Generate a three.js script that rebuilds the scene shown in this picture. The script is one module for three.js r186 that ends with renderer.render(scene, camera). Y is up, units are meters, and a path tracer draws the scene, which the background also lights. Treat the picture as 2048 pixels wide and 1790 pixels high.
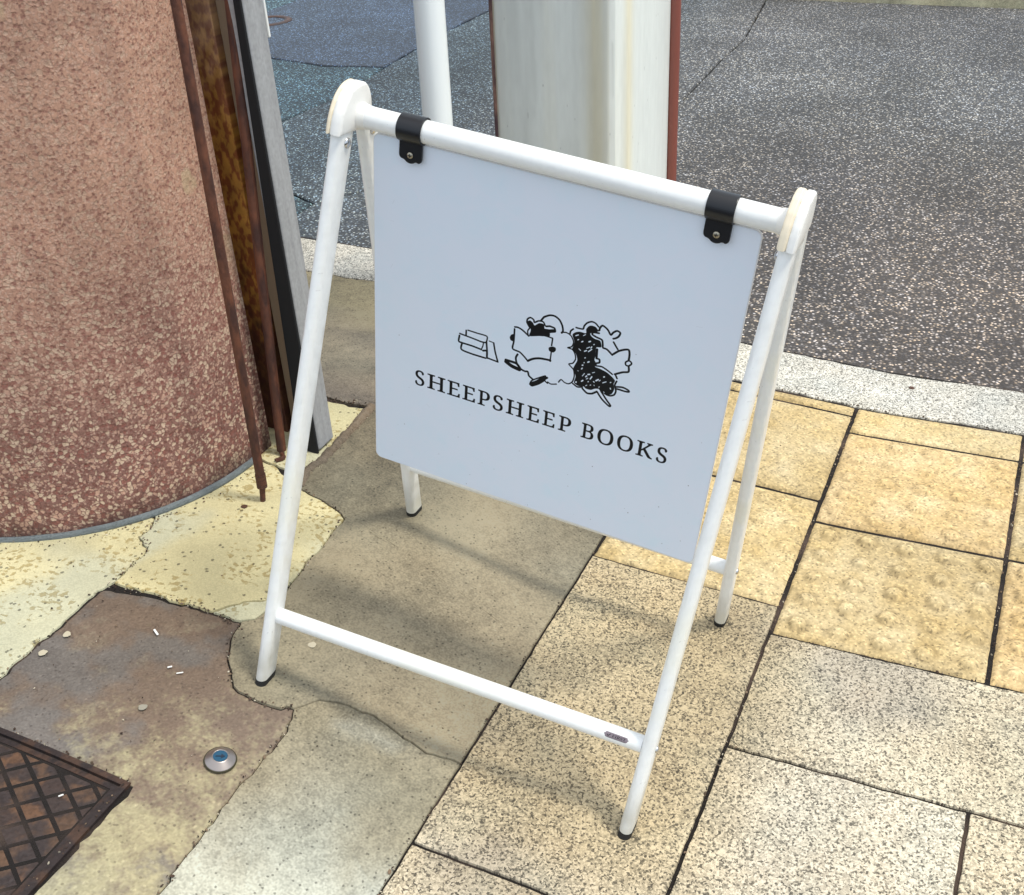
import * as THREE from 'three';
import { RoundedBoxGeometry } from 'three/addons/geometries/RoundedBoxGeometry.js';
import { mergeGeometries, mergeVertices, toCreasedNormals } from 'three/addons/utils/BufferGeometryUtils.js';
import { TessellateModifier } from 'three/addons/modifiers/TessellateModifier.js';

// ---------------------------------------------------------------- camera, sky, sun, exposure
const scene = new THREE.Scene();
const camera = new THREE.PerspectiveCamera(40.854, 1024 / 895, 0.05, 400);
camera.rotation.order = 'YXZ';
camera.position.set(0.24444, 1.14038, 1.35621);
camera.rotation.set(-0.54507, 0.44047, -0.05063);

const renderer = new THREE.WebGLRenderer({ antialias: true });
renderer.toneMapping = THREE.LinearToneMapping;
renderer.toneMappingExposure = 1.19;
renderer.shadowMap.enabled = true;
renderer.shadowMap.type = THREE.PCFSoftShadowMap;

{ // overcast sky: bright near the zenith, bluish lower down
  const w = 256, h = 128, d = new Float32Array(w * h * 4);
  for (let j = 0; j < h; j++) for (let i = 0; i < w; i++) {
    const el = ((j + 0.5) / h - 0.5) * Math.PI, s = Math.max(0, Math.sin(el)), az = (i / w) * Math.PI * 2;
    const cl = 1 + 0.05 * Math.sin(az * 3 + s * 4) * Math.cos(az * 2 - s * 7);
    const k = (0.76 + 0.38 * Math.pow(s, 0.8)) * cl, o = (j * w + i) * 4;
    const t = Math.pow(s, 0.7);
    d[o] = k * (0.76 + 0.19 * t); d[o + 1] = k * (0.94 + 0.04 * t); d[o + 2] = k * (1.14 - 0.10 * t); d[o + 3] = 1;
  }
  const sky = new THREE.DataTexture(d, w, h, THREE.RGBAFormat, THREE.FloatType);
  sky.mapping = THREE.EquirectangularReflectionMapping;
  sky.magFilter = sky.minFilter = THREE.LinearFilter; sky.wrapS = THREE.RepeatWrapping; sky.needsUpdate = true;
  scene.background = sky; scene.environment = sky;
}
const sun = new THREE.DirectionalLight(new THREE.Color(1.0, 0.94, 0.83), 2.1);
sun.position.set(1.7, 3.4, -0.3); sun.target.position.set(0, 0, 0);
sun.castShadow = true; sun.shadow.radius = 20; sun.shadow.mapSize.set(2048, 2048);
Object.assign(sun.shadow.camera, { left: -4, right: 4, top: 4, bottom: -4, near: 0.1, far: 12 });
scene.add(sun, sun.target);

// ---------------------------------------------------------------- helpers
let seed = 20240611;
const rnd = () => { seed = (seed + 0x6D2B79F5) | 0; let t = Math.imul(seed ^ (seed >>> 15), 1 | seed); t = (t + Math.imul(t ^ (t >>> 7), 61 | t)) ^ t; return ((t ^ (t >>> 14)) >>> 0) / 4294967296; };
const hash = (x, y, s) => { let n = Math.imul(x | 0, 374761393) + Math.imul(y | 0, 668265263) + Math.imul(s | 0, 974634733); n = Math.imul(n ^ (n >>> 13), 1274126177); n ^= n >>> 16; return (n >>> 0) / 4294967296; };
const lerp = (a, b, t) => a + (b - a) * t, clamp = (v, a = 0, b = 1) => Math.min(b, Math.max(a, v));
const smooth = (a, b, v) => { const t = clamp((v - a) / (b - a)); return t * t * (3 - 2 * t); };
const md = (a, n) => (n ? ((a % n) + n) % n : a);
// value noise that wraps every n cells (n = 0: never)
function vn(x, y, s, n = 0) {
  const xi = Math.floor(x), yi = Math.floor(y), fx = x - xi, fy = y - yi, u = fx * fx * (3 - 2 * fx), v = fy * fy * (3 - 2 * fy);
  const x0 = md(xi, n), x1 = md(xi + 1, n), y0 = md(yi, n), y1 = md(yi + 1, n);
  return lerp(lerp(hash(x0, y0, s), hash(x1, y0, s), u), lerp(hash(x0, y1, s), hash(x1, y1, s), u), v);
}
function fbm(x, y, s, oct, n = 0) { let a = 0.5, r = 0, t = 0; for (let o = 0; o < oct; o++) { r += a * vn(x, y, s + o, n); t += a; x *= 2; y *= 2; n *= 2; a *= 0.5; } return r / t; }
// cellular noise: [distance to nearest, to second, id of nearest]
const WO = [0, 0, 0];
function worley(x, y, s, n = 0) {
  const xi = Math.floor(x), yi = Math.floor(y); let f1 = 9, f2 = 9, id = 0;
  for (let j = -1; j < 2; j++) for (let i = -1; i < 2; i++) {
    const cx = md(xi + i, n), cy = md(yi + j, n), dx = xi + i + hash(cx, cy, s) - x, dy = yi + j + hash(cx, cy, s + 7) - y, d = dx * dx + dy * dy;
    if (d < f1) { f2 = f1; f1 = d; id = hash(cx, cy, s + 13); } else if (d < f2) f2 = d;
  }
  WO[0] = Math.sqrt(f1); WO[1] = Math.sqrt(f2); WO[2] = id; return WO;
}
const enc = (v) => { v = clamp(v); return 255 * (v <= 0.0031308 ? 12.92 * v : 1.055 * Math.pow(v, 1 / 2.4) - 0.055); };
// colour + relief texture pair from fn(u, v, out): out = linear r, g, b, height 0..1, roughness
function texPair(w, h, fn, repeat = true) {
  const c = new Uint8Array(w * h * 4), b = new Uint8Array(w * h * 4), o = [0, 0, 0, 0.5];
  for (let j = 0; j < h; j++) for (let i = 0; i < w; i++) {
    fn((i + 0.5) / w, (j + 0.5) / h, o); const k = (j * w + i) * 4;
    c[k] = enc(o[0]); c[k + 1] = enc(o[1]); c[k + 2] = enc(o[2]); c[k + 3] = 255;
    b[k] = b[k + 1] = b[k + 2] = 255 * clamp(o[3]); b[k + 3] = 255;
  }
  const mk = (d, srgb) => { const t = new THREE.DataTexture(d, w, h); t.magFilter = THREE.LinearFilter; t.minFilter = THREE.LinearMipmapLinearFilter; t.generateMipmaps = true; t.wrapS = t.wrapT = repeat ? THREE.RepeatWrapping : THREE.ClampToEdgeWrapping; if (srgb) t.colorSpace = THREE.SRGBColorSpace; t.needsUpdate = true; return t; };
  return { map: mk(c, true), bump: mk(b, false) };
}
const mat = (rgb, rough = 0.6, extra = {}) => new THREE.MeshStandardMaterial({ color: new THREE.Color().setRGB(...rgb), roughness: rough, ...extra });
const texMat = (tp, rough, bumpScale, rgb = [1, 1, 1], extra = {}) => mat(rgb, rough, { map: tp.map, bumpMap: tp.bump, bumpScale, ...extra });

const used = {};
const numbered = (name) => { const n = used[name] = (used[name] ?? -1) + 1; return n ? `${name}_${String(n).padStart(3, '0')}` : name; };
function thing(name, label, category, pos = [0, 0, 0], group) {
  const o = new THREE.Group(); o.name = numbered(name); o.position.set(...pos); scene.add(o);
  o.userData = { label, category }; if (group) o.userData.group = group; return o;
}
function setting(name, geo, material, parent = scene) { const o = geo ? new THREE.Mesh(geo, material) : new THREE.Group(); o.name = name; if (parent === scene) o.userData.kind = 'structure'; parent.add(o); shade(o); return o; }
const shade = (o) => { o.castShadow = o.receiveShadow = true; return o; };
function part(name, geo, material, parent, label) { const m = shade(new THREE.Mesh(geo, material)); m.name = name; if (label) m.userData.label = label; parent.add(m); return m; }
function tagged(name, geo, material, label, category, pos = [0, 0, 0], group) {
  const m = shade(new THREE.Mesh(geo, material)); m.name = numbered(name); m.position.set(...pos); scene.add(m);
  m.userData = { label, category }; if (group) m.userData.group = group; return m;
}
const box = (x0, x1, y0, y1, z0, z1, r = 0.001) => { const g = new RoundedBoxGeometry(x1 - x0, y1 - y0, z1 - z0, 2, r); g.translate((x0 + x1) / 2, (y0 + y1) / 2, (z0 + z1) / 2); return g; };
function rod(a, b, r, seg = 20, r2 = r) {
  const A = new THREE.Vector3(...a), B = new THREE.Vector3(...b), d = B.clone().sub(A), g = new THREE.CylinderGeometry(r2, r, d.length(), seg, 1);
  g.applyQuaternion(new THREE.Quaternion().setFromUnitVectors(new THREE.Vector3(0, 1, 0), d.clone().normalize())); g.translate(...A.clone().add(B).multiplyScalar(0.5).toArray()); return g;
}
function uvFrom(g, f) { const p = g.attributes.position, u = new Float32Array(p.count * 2); for (let i = 0; i < p.count; i++) { const q = f(p.getX(i), p.getY(i), p.getZ(i)); u[2 * i] = q[0]; u[2 * i + 1] = q[1]; } g.setAttribute('uv', new THREE.BufferAttribute(u, 2)); return g; }
// box-projected uv in metres (by the dominant normal), scaled
function uvBox(g, s = 1) {
  g = g.index ? g.toNonIndexed() : g; const p = g.attributes.position, n = g.attributes.normal, u = new Float32Array(p.count * 2);
  for (let i = 0; i < p.count; i++) { const ax = Math.abs(n.getX(i)), ay = Math.abs(n.getY(i)), az = Math.abs(n.getZ(i)), x = p.getX(i), y = p.getY(i), z = p.getZ(i); const q = ay > ax && ay > az ? [x, z] : ax > az ? [z, y] : [x, y]; u[2 * i] = q[0] * s; u[2 * i + 1] = q[1] * s; }
  g.setAttribute('uv', new THREE.BufferAttribute(u, 2)); return g;
}

// ---------------------------------------------------------------- the lie of the pavement: level by the tactile blocks, rising to the shop front
const HX = [-6, -2.5, -1.15, -0.8, -0.6, -0.45, -0.3, -0.085, 0.05, 9], HY = [0.19, 0.15, 0.121, 0.106, 0.085, 0.054, 0.022, 0.0075, 0, 0];
const HM = HX.map((_, i) => { if (i === 0 || i === HX.length - 1) return 0; const a = (HY[i] - HY[i - 1]) / (HX[i] - HX[i - 1]), b = (HY[i + 1] - HY[i]) / (HX[i + 1] - HX[i]); return a * b <= 0 ? 0 : 2 * a * b / (a + b); });
function H(x) {
  x = clamp(x, HX[0], HX[HX.length - 1]); let i = 0; while (i < HX.length - 2 && x > HX[i + 1]) i++;
  const w = HX[i + 1] - HX[i], t = (x - HX[i]) / w, t2 = t * t, t3 = t2 * t;
  return (2 * t3 - 3 * t2 + 1) * HY[i] + (t3 - 2 * t2 + t) * w * HM[i] + (3 * t2 - 2 * t3) * HY[i + 1] + (t3 - t2) * w * HM[i + 1];
}
// worn-in colour differences over the pavement (dirt, damp, repairs), plus reflected sky painted on the road: a vertex colour from the place
function stainAndTintBy(g, tint) {
  const p = g.attributes.position, c = new Float32Array(p.count * 3), o = [1, 1, 1];
  for (let i = 0; i < p.count; i++) { const x = p.getX(i), z = p.getZ(i), k = 0.80 + 0.4 * fbm(x * 4.2 + 7, z * 4.2 + 3, 501, 4), w = 0.06 * (fbm(x * 3 + 2, z * 3, 511, 3) - 0.5); o[0] = k * (1 + w); o[1] = k; o[2] = k * (1 - 2.2 * w); if (tint) tint(x, z, o); c.set(o, 3 * i); }
  g.setAttribute('color', new THREE.BufferAttribute(c, 3)); return g;
}
// a slab with bevelled edges whose top follows the pavement; pts are [x, z] in metres
function slab(pts, { gap = 0.002, bevel = 0.003, thick = 0.05, rise = 0, rough = 0, step = 0.01, uvs = 1, off = [0, 0], tint = null, tess = 0.05 } = {}) {
  let P = pts.map(([x, z]) => [x, -z]);
  if (THREE.ShapeUtils.area(P.map(([x, y]) => new THREE.Vector2(x, y))) < 0) P.reverse();
  if (rough) {
    const Q = []; for (let i = 0; i < P.length; i++) {
      const a = P[i], b = P[(i + 1) % P.length], L = Math.hypot(b[0] - a[0], b[1] - a[1]), n = Math.max(1, Math.round(L / step)), nx = (b[1] - a[1]) / L, ny = -(b[0] - a[0]) / L;
      for (let k = 0; k < n; k++) { const t = k / n, x = lerp(a[0], b[0], t), y = lerp(a[1], b[1], t), w = (s) => rough * ((vn(x * 90, y * 90, s) - 0.5) * 1.5 + (vn(x * 26, y * 26, s + 4) - 0.5) * 1.8); const q = Math.abs(a[0] + 0.2965) < 1e-4 && Math.abs(b[0] + 0.2965) < 1e-4 ? 0.15 : 1; Q.push([x + q * w(5), y + q * w(6)]); }
    } P = Q;
  }
  const sh = new THREE.Shape(P.map(([x, y]) => new THREE.Vector2(x, y)));
  let g = new THREE.ExtrudeGeometry(sh, { depth: thick, bevelEnabled: true, bevelThickness: bevel, bevelSize: bevel, bevelOffset: -gap - bevel, bevelSegments: 2 });
  g.rotateX(-Math.PI / 2); g.translate(0, -thick - bevel, 0);
  g.deleteAttribute('normal'); g.deleteAttribute('uv');
  g = new TessellateModifier(tess, 6).modify(g);
  const p = g.attributes.position; for (let i = 0; i < p.count; i++) p.setY(i, p.getY(i) + rise + H(p.getX(i)));
  g = toCreasedNormals(g, 0.7); stainAndTintBy(g, tint);
  { const q = g.attributes.position, n = g.attributes.normal, e = 0.004, v = new THREE.Vector3(); for (let i = 0; i < q.count; i++) if (n.getY(i) > 0.955) { v.set(-(H(q.getX(i) + e) - H(q.getX(i) - e)) / (2 * e), 1, 0).normalize(); n.setXYZ(i, v.x, v.y, v.z); } }
  return uvFrom(g, (x, y, z) => [(x + off[0]) * uvs, (z + off[1]) * uvs]);
}
const STROKES = [
  [22, [1278,2348,1402,2351,1528,2356,1523,2447]],
  [26, [1254,2359,1254,2423]],
  [24, [1170,2429,1332,2441,1460,2453,1523,2447]],
  [28, [1168,2458,1161,2540,1209,2550,1338,2551,1466,2563]],
  [28, [1206,2558,1202,2647,1343,2666,1525,2667]],
  [18, [1487,2462,1482,2507,1469,2548]],
  [28, [1526,2432,1541,2560,1545,2660]],
  [30, [1488,2572,1536,2562,1543,2647]],
  [16, [1561,2410,1621,2415]],
  [26, [1621,2419,1648,2539,1690,2667]],
  [26, [1548,2656,1690,2667]],
  [26, [1876,2111,1918,2105,1977,2124,2059,2178]],
  [26, [1875,2139,1877,2307,1870,2416,1962,2435,2024,2479,2073,2524]],
  [34, [2073,2524,2134,2475,2222,2438,2343,2422,2354,2429]],
  [20, [2354,2429,2357,2306]],
  [22, [2353,2214,2357,2120,2343,2112,2251,2108,2233,2115,2145,2136]],
  [30, [1938,2475,1919,2528,1934,2596,1992,2663,2046,2681,2085,2675,2105,2727,2157,2760]],
  [40, [1792,2603,1868,2603,1935,2610,1992,2670]],
  [60, [1797,2627,1873,2664,1973,2681]],
  [22, [2125,2845,2152,2777,2306,2662,2308,2679]],
  [75, [2150,2836,2219,2787,2291,2711]],
  [34, [2267,2737,2337,2676]],
  [20, [2305,2724,2347,2753,2349,2735,2394,2748,2461,2725]],
  [20, [2486,2688,2514,2642,2559,2666,2610,2669,2655,2625,2671,2540,2652,2451,2590,2397,2636,2366,2664,2297,2646,2226,2610,2183,2554,2179,2600,2148,2617,2081,2579,2009,2520,1983,2459,1998]],
  [28, [2460,2006,2474,1975,2457,1904,2416,1842,2358,1812,2296,1820,2230,1863,2219,1879,2192,1928]],
  [24, [2062,2059,2023,2002,2028,1953,2064,1924,2104,1942,2116,1973,2167,1936,2223,1932,2249,1972]],
  [20, [2063,2065,2041,2114,2051,2166]],
  [28, [2262,1980,2308,1963,2316,1964,2366,1971,2379,1998]],
  [55, [2252,2039,2314,2030,2301,2034,2369,2008]],
  [24, [2562,1984,2568,1944,2596,1909]],
  [24, [2628,1880,2709,1873,2722,1828,2754,1777,2805,1745,2853,1752,2891,1785]],
  [28, [2907,1866,2840,1876,2829,1906,2880,1927,2950,1942,2967,1997,2975,2040,3024,2047,3095,2100]],
  [28, [2906,1829,2912,1790,2938,1755,2984,1774,3014,1801,3047,1843,3075,1801,3118,1768,3154,1786,3140,1836,3110,1868,3082,1884]],
  [26, [3091,1927,3127,1975,3151,2005]],
  [30, [3107,2084,3164,2024,3233,1982,3279,1971,3296,2025,3296,2102]],
  [24, [3296,2109,3264,2143,3272,2179,3306,2179,3335,2142,3321,2116,3296,2109]],
  [30, [3306,2182,3313,2257,3245,2288,3156,2346]],
  [26, [3168,2354,3190,2393]],
  [34, [2908,2085,2913,2191]],
  [28, [2912,2207,2950,2210,2955,2251,2926,2268]],
  [24, [2923,2308,2991,2297,3064,2323,3127,2356]],
  [26, [3191,2432,3175,2493,3197,2565,3184,2625,3139,2657,3090,2658,3053,2639,3000,2610]],
  [28, [3191,2511,3271,2491,3342,2506,3352,2526,3304,2535,3228,2534,3194,2538]],
  [28, [2974,2659,3043,2739,3136,2804,3155,2789,3098,2728,3016,2628]],
  [30, [2789,2675,2850,2718,2912,2705,2970,2656]],
  [26, [2664,2646,2724,2674,2786,2652]],
];
const FILLS = [[2026,2001,2055,1965,2094,1980,2122,2012,2176,1964,2233,1963,2250,2019,2308,2028,2315,2109,2227,2123,2084,2173,2064,2162,2077,2082], [1880,2214,1842,2227,1822,2268,1835,2307,1877,2307], [2361,2226,2403,2228,2410,2265,2382,2301,2332,2298,2321,2255], [2594,1989,2627,1944,2680,1920,2752,1916,2750,1864,2778,1813,2810,1796,2858,1799,2889,1827,2904,1841,2808,1898,2819,1932,2863,1955,2932,1963,2954,2039,2896,2066,2898,2173,2894,2236,2928,2287,2911,2324,2975,2333,3068,2357,3166,2425,3159,2482,3175,2549,3150,2629,3097,2656,3044,2626,3007,2607,2939,2627,2893,2659,2830,2661,2799,2640,2730,2656,2677,2626,2688,2534,2651,2443,2660,2393,2686,2306,2656,2222,2610,2183,2627,2078]];
const FLECKS = [[2635,1987,2664,1967], [2725,1958,2750,1935], [2714,2046,2727,2034], [2664,2035,2674,2026], [2801,2017,2817,2005], [2783,2111,2815,2085], [2833,2091,2841,2073], [2761,2160,2783,2142], [2808,2149,2845,2106], [2690,2149,2713,2165], [2774,2249,2780,2241], [2861,2036,2868,2030], [2674,2294,2677,2285], [2771,2316,2774,2311], [2750,2410,2758,2395], [2887,2418,2913,2401], [2836,2459,2856,2449], [2770,2502,2793,2458], [2812,2499,2824,2483], [2870,2511,2886,2474], [2822,2528,2841,2509], [2768,2578,2783,2561], [2847,2559,2853,2553], [2914,2532,2922,2537], [2943,2510,2968,2485], [2981,2501,2993,2485], [3027,2512,3066,2483], [3031,2428,3037,2422], [2987,2586,2993,2580], [3126,2553,3131,2564], [3117,2477,3123,2471], [2825,2622,2838,2610], [3052,2631,3060,2637], [2879,2596,2885,2590], [2701,2617,2703,2609], [2754,2357,2761,2351], [2708,2448,2712,2450], [2817,2293,2830,2281], [2926,2579,2929,2586]];

// ---------------------------------------------------------------- surface textures
// speckled granite, neutral: tinted by each material
const T_GRANITE = texPair(1024, 1024, (u, v, o) => {
  const n = 200, w = worley(u * n + (vn(u * 260, v * 260, 3, 260) - 0.5) * 1.2, v * n + (vn(u * 260, v * 260, 4, 260) - 0.5) * 1.2, 11, n), id = w[2], e = w[1] - w[0];
  const big = fbm(u * 8, v * 8, 21, 4, 8), fine = vn(u * 300, v * 300, 31, 300);
  let k = 0.66 + 0.7 * (id - 0.4); if (id < 0.22) k = 0.12 + id * 1.1; else if (id > 0.8) k = 1.25;
  k *= 0.8 + 0.28 * smooth(0.02, 0.25, e); k *= 0.72 + 0.5 * big; k *= 0.84 + 0.3 * fine;
  const wm = 0.94 + 0.12 * fbm(u * 6, v * 6, 41, 3, 6);
  o[0] = k * wm; o[1] = k; o[2] = k * (2 - wm) * 0.98; o[3] = 0.35 + 0.4 * smooth(0, 0.3, e) * (id < 0.2 ? 0.5 : 1) + 0.25 * fine;
});
// sandy yellow tactile block
const T_SAND = texPair(1024, 1024, (u, v, o) => {
  const f = fbm(u * 90, v * 90, 51, 3, 90), big = fbm(u * 7, v * 7, 61, 4, 7), w = worley(u * 130, v * 130, 71, 130), id = w[2];
  let k = 0.66 + 0.5 * (f - 0.5) + 0.22 * (big - 0.5); if (id > 0.9) k += 0.2; if (id < 0.08) k *= 0.6;
  const ye = clamp(0.5 + 1.6 * (big - 0.5));
  o[0] = k * 1.0; o[1] = k * lerp(0.72, 0.79, ye); o[2] = k * lerp(0.33, 0.46, ye); o[3] = 0.5 * f + 0.4 * smooth(0.1, 0.6, w[0]) + 0.1;
});
// cast concrete, neutral: tinted by each material
const concreteAt = (x, y, n, o) => {
  const big = fbm(x * 5, y * 5, 81, 5, n ? 5 : 0), mid = fbm(x * 60, y * 60, 91, 3, n ? 60 : 0), fine = vn(x * 420, y * 420, 95, n ? 420 : 0), w = worley(x * 170, y * 170, 99, n ? 170 : 0);
  let k = 0.8 + 0.75 * (big - 0.5) + 0.3 * (mid - 0.5) + 0.42 * (fine - 0.5);
  if (w[2] > 0.95 && w[0] < 0.35) k *= 1.35; if (w[2] < 0.06 && w[0] < 0.3) k *= 0.45;
  const wm = 0.92 + 0.18 * fbm(x * 4, y * 4, 103, 3, n ? 4 : 0);
  o[0] = k * wm; o[1] = k * 0.99; o[2] = k * (1.97 - wm); o[3] = 0.3 * mid + 0.5 * fine + 0.1; return k;
};
const T_CONC = texPair(1024, 1024, (u, v, o) => { concreteAt(u, v, 1, o); });
// broken cream slabs by the wall: pale skin worn through to darker, pitted flakes
const T_CREAM = texPair(1024, 1024, (u, v, o) => {
  const a = fbm(u * 9, v * 9, 111, 5, 9), b = fbm(u * 26 + a, v * 26 - a, 121, 4, 26), f = vn(u * 330, v * 330, 131, 330), w = worley(u * 70, v * 70, 141, 70), gr = fbm(u * 3, v * 3, 151, 3, 3);
  let k = 0.86 + 0.3 * (a - 0.5) + 0.2 * (f - 0.5); const flake = smooth(0.6, 0.64, fbm(u * 80 + 4 * a, v * 110 - 3 * a, 125, 4)) * smooth(0.5, 0.6, a + 0.1 * f); k *= 1 - 0.3 * flake;
  const pit = w[2] > 0.94 && w[0] < 0.12 + 0.3 * f ? 1 : 0; k *= 1 - 0.6 * pit;
  const gy = smooth(0.5, 0.7, gr) * 0.55;
  k *= 0.86; k *= 0.93; o[0] = k * lerp(0.83, 0.66, gy) * (1 - 0.02 * flake); o[1] = k * lerp(0.745, 0.70, gy) * (1 - 0.12 * flake); o[2] = k * lerp(0.43, 0.56, gy) * (1 - 0.3 * flake); o[3] = 0.8 - 0.35 * flake - 0.4 * pit + 0.15 * f;
});
// the stained slab round the access cover, x -0.9..-0.48, z 0.33..0.97
const SX = -0.9, SZ = 0.33, SW = 0.42, SD = 0.64;
const T_STAIN = texPair(672, 1024, (u, v, o) => {
  const x = SX + u * SW, z = SZ + v * SD, n1 = fbm(x * 14, z * 14, 161, 5), n2 = fbm(x * 30, z * 30, 171, 4), n3 = fbm(x * 7, z * 7, 181, 3); concreteAt(x * 1.1, z * 1.1, 0, o);
  const k = o[0], s = x * 0.35 + z;                       // the stain fades towards the street and down the strip
  let tan = smooth(0.12, 0.66, (z - 0.47) * 1.0 + (x + 0.74) * 1.15 + (n1 - 0.5) * 0.35 + (n2 - 0.5) * 0.6 + (vn(x * 260, z * 260, 177) - 0.5) * 0.22);
  const rust = smooth(0.42, 0.7, n1 + 0.3 * (n2 - 0.5) + 0.35 * smooth(-0.74, -0.58, x) - 0.25 * Math.abs(z - 0.45) * 4 + 0.1) ;
  const c = [lerp(0.15, 0.165, rust), lerp(0.125, 0.112, rust), lerp(0.112, 0.082, rust)];
  const pale = smooth(0.62, 0.7, n2) * smooth(0.5, 0.62, n3 + 0.1) * 0.3 * vn(x * 300, z * 300, 178);
  const grey = smooth(0.7, 0.95, z), tc = [lerp(0.36, 0.42, grey), lerp(0.30, 0.385, grey), lerp(0.18, 0.285, grey)];
  for (let i = 0; i < 3; i++) { let q = lerp(c[i], [0.33, 0.28, 0.2][i], pale); q = lerp(q, tc[i], tan); o[i] = q * (0.35 + 0.8 * (i === 0 ? k : o[i] / 0.9)); }
}, false);
const T_ASPHALT = texPair(2048, 2048, (u, v, o) => {
  const n = 235, w = worley(u * n, v * n, 191, n), id = w[2], d = w[0], big = fbm(u * 6, v * 6, 201, 4, 6), fine = vn(u * 700, v * 700, 211, 700);
  let r = 0.05, g = 0.047, b = 0.05; const t = 1 - smooth(0.2, 0.62, d);
  const lum = id > 0.9 ? 0.58 : id > 0.7 ? 0.28 : id > 0.4 ? 0.1 : 0.04, warm = hash(Math.floor(id * 99991), 3, 5);
  r = lerp(r, lum * (0.95 + 0.2 * warm), t); g = lerp(g, lum * 0.97, t); b = lerp(b, lum * (1.08 - 0.3 * warm), t);
  const k = (0.66 + 0.7 * big) * (0.8 + 0.4 * fine); o[0] = r * k; o[1] = g * k; o[2] = b * k; o[3] = 0.75 * (1 - smooth(0.1, 0.75, d)) * (0.4 + id * 0.6) + 0.15 * fine;
});
// exposed aggregate of the rounded wall: u along the curve, v up, 1 m each; paler and coarser towards the ground
const T_TERRAZZO = texPair(1024, 1024, (u, v, o) => {
  const q = (1 - smooth(0.08, 0.62, v + 0.12 * (fbm(u * 6, v * 6, 225, 3) - 0.5))) * 0.9, n = 165, jx = (fbm(u * 60, v * 60, 221, 2) - 0.5) * 1.1, jy = (fbm(u * 60, v * 60, 222, 2) - 0.5) * 1.1;
  const w = worley(u * n + jx, v * n + jy, 231), id = w[2], e = w[1] - w[0], w2 = worley(u * 260 + jy, v * 260 + jx, 241), id2 = w2[2], e2 = w2[1] - w2[0];
  const big = fbm(u * 5, v * 5, 251, 4), mid = fbm(u * 22, v * 22, 261, 3), f = vn(u * 400, v * 400, 271);
  let c = [0.47, 0.262, 0.175]; const chip = id > 0.52 ? smooth(0.08, 0.22, e) : 0, ch2 = smooth(0.1, 0.3, e2) * (id2 > 0.45 ? 1 : 0);
  const tone = hash(Math.floor(id * 65536), 1, 9), pal = tone < 0.3 ? [0.22, 0.08, 0.06] : tone < 0.6 ? [0.47, 0.28, 0.2] : [0.55, 0.4, 0.28], p2 = hash(Math.floor(id2 * 65536), 2, 9) < 0.36 ? [0.15, 0.05, 0.036] : [0.52, 0.34, 0.25];
  const low = [0.19, 0.085, 0.07];
  for (let i = 0; i < 3; i++) { let k = lerp(c[i], low[i], q); k = lerp(k, p2[i], lerp(0.6, 0.7, q) * ch2); k = lerp(k, pal[i] * lerp(0.9, 1.05, q), chip * lerp(0.38, 0.95, q)); k *= 1 - lerp(0.32, 0.5, q) * (1 - smooth(0.0, 0.12, Math.min(e, e2 + 0.03))); k *= (0.82 + 0.36 * big) * (0.88 + 0.24 * f) * (0.9 + 0.2 * mid); o[i] = k; }
  const smear = smooth(0.72, 0.76, fbm(u * 13 + 3, v * 8, 281, 4)) * smooth(0.3, 0.45, v); o[0] = lerp(o[0], 0.46, 0.6 * smear); o[1] = lerp(o[1], 0.34, 0.6 * smear); o[2] = lerp(o[2], 0.2, 0.6 * smear);
  { const gr = smooth(0.05, 0.0, v - 0.05 * fbm(u * 30, v * 8, 285, 3)) * 0.6, st = smooth(0.55, 0.75, fbm(u * 16, v * 1.6, 286, 3)) * 0.12; for (let i = 0; i < 3; i++) o[i] *= (1 - gr) * (1 - st); }
  o[3] = 0.3 + 0.35 * chip + 0.2 * ch2 + 0.15 * f;
}, true);
// rusty flat steel: u across, v up in metres
const T_RUST = texPair(128, 1024, (u, v, o) => {
  const a = fbm(u * 4, v * 44, 291, 5), b = fbm(u * 9, v * 90, 301, 3), up = smooth(0.52, 0.72, v + (a - 0.5) * 0.14), lo = 1 - smooth(0.1, 0.36, v + (a - 0.5) * 0.16);
  const ye = [0.55, 0.25, 0.045], or = [0.3, 0.085, 0.02], gr = [0.62, 0.52, 0.43], dk = [0.06, 0.018, 0.014]; const t = smooth(0.35, 0.65, b);
  const cl = smooth(0.72, 0.86, v + (a - 0.5) * 0.25);
  for (let i = 0; i < 3; i++) { let k = lerp(or[i], ye[i], t); k = lerp(k, gr[i] * (0.7 + 0.6 * b), 0.3 * up); k = lerp(k, gr[i], cl * 0.85); k = lerp(k, dk[i], lo * 0.9); o[i] = k * (0.65 + 0.7 * a); }
  o[3] = 0.5 * a + 0.5 * b;
}, true);
const T_RODRUST = texPair(128, 1024, (u, v, o) => { const a = fbm(u * 4, v * 30, 601, 4), b = fbm(u * 14, v * 160, 611, 3), t = smooth(0.3, 0.75, a); o[0] = lerp(0.05, 0.135, t) * (0.7 + 0.6 * b); o[1] = lerp(0.017, 0.045, t) * (0.7 + 0.6 * b); o[2] = lerp(0.012, 0.022, t) * (0.7 + 0.6 * b); o[3] = b; });
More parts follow.
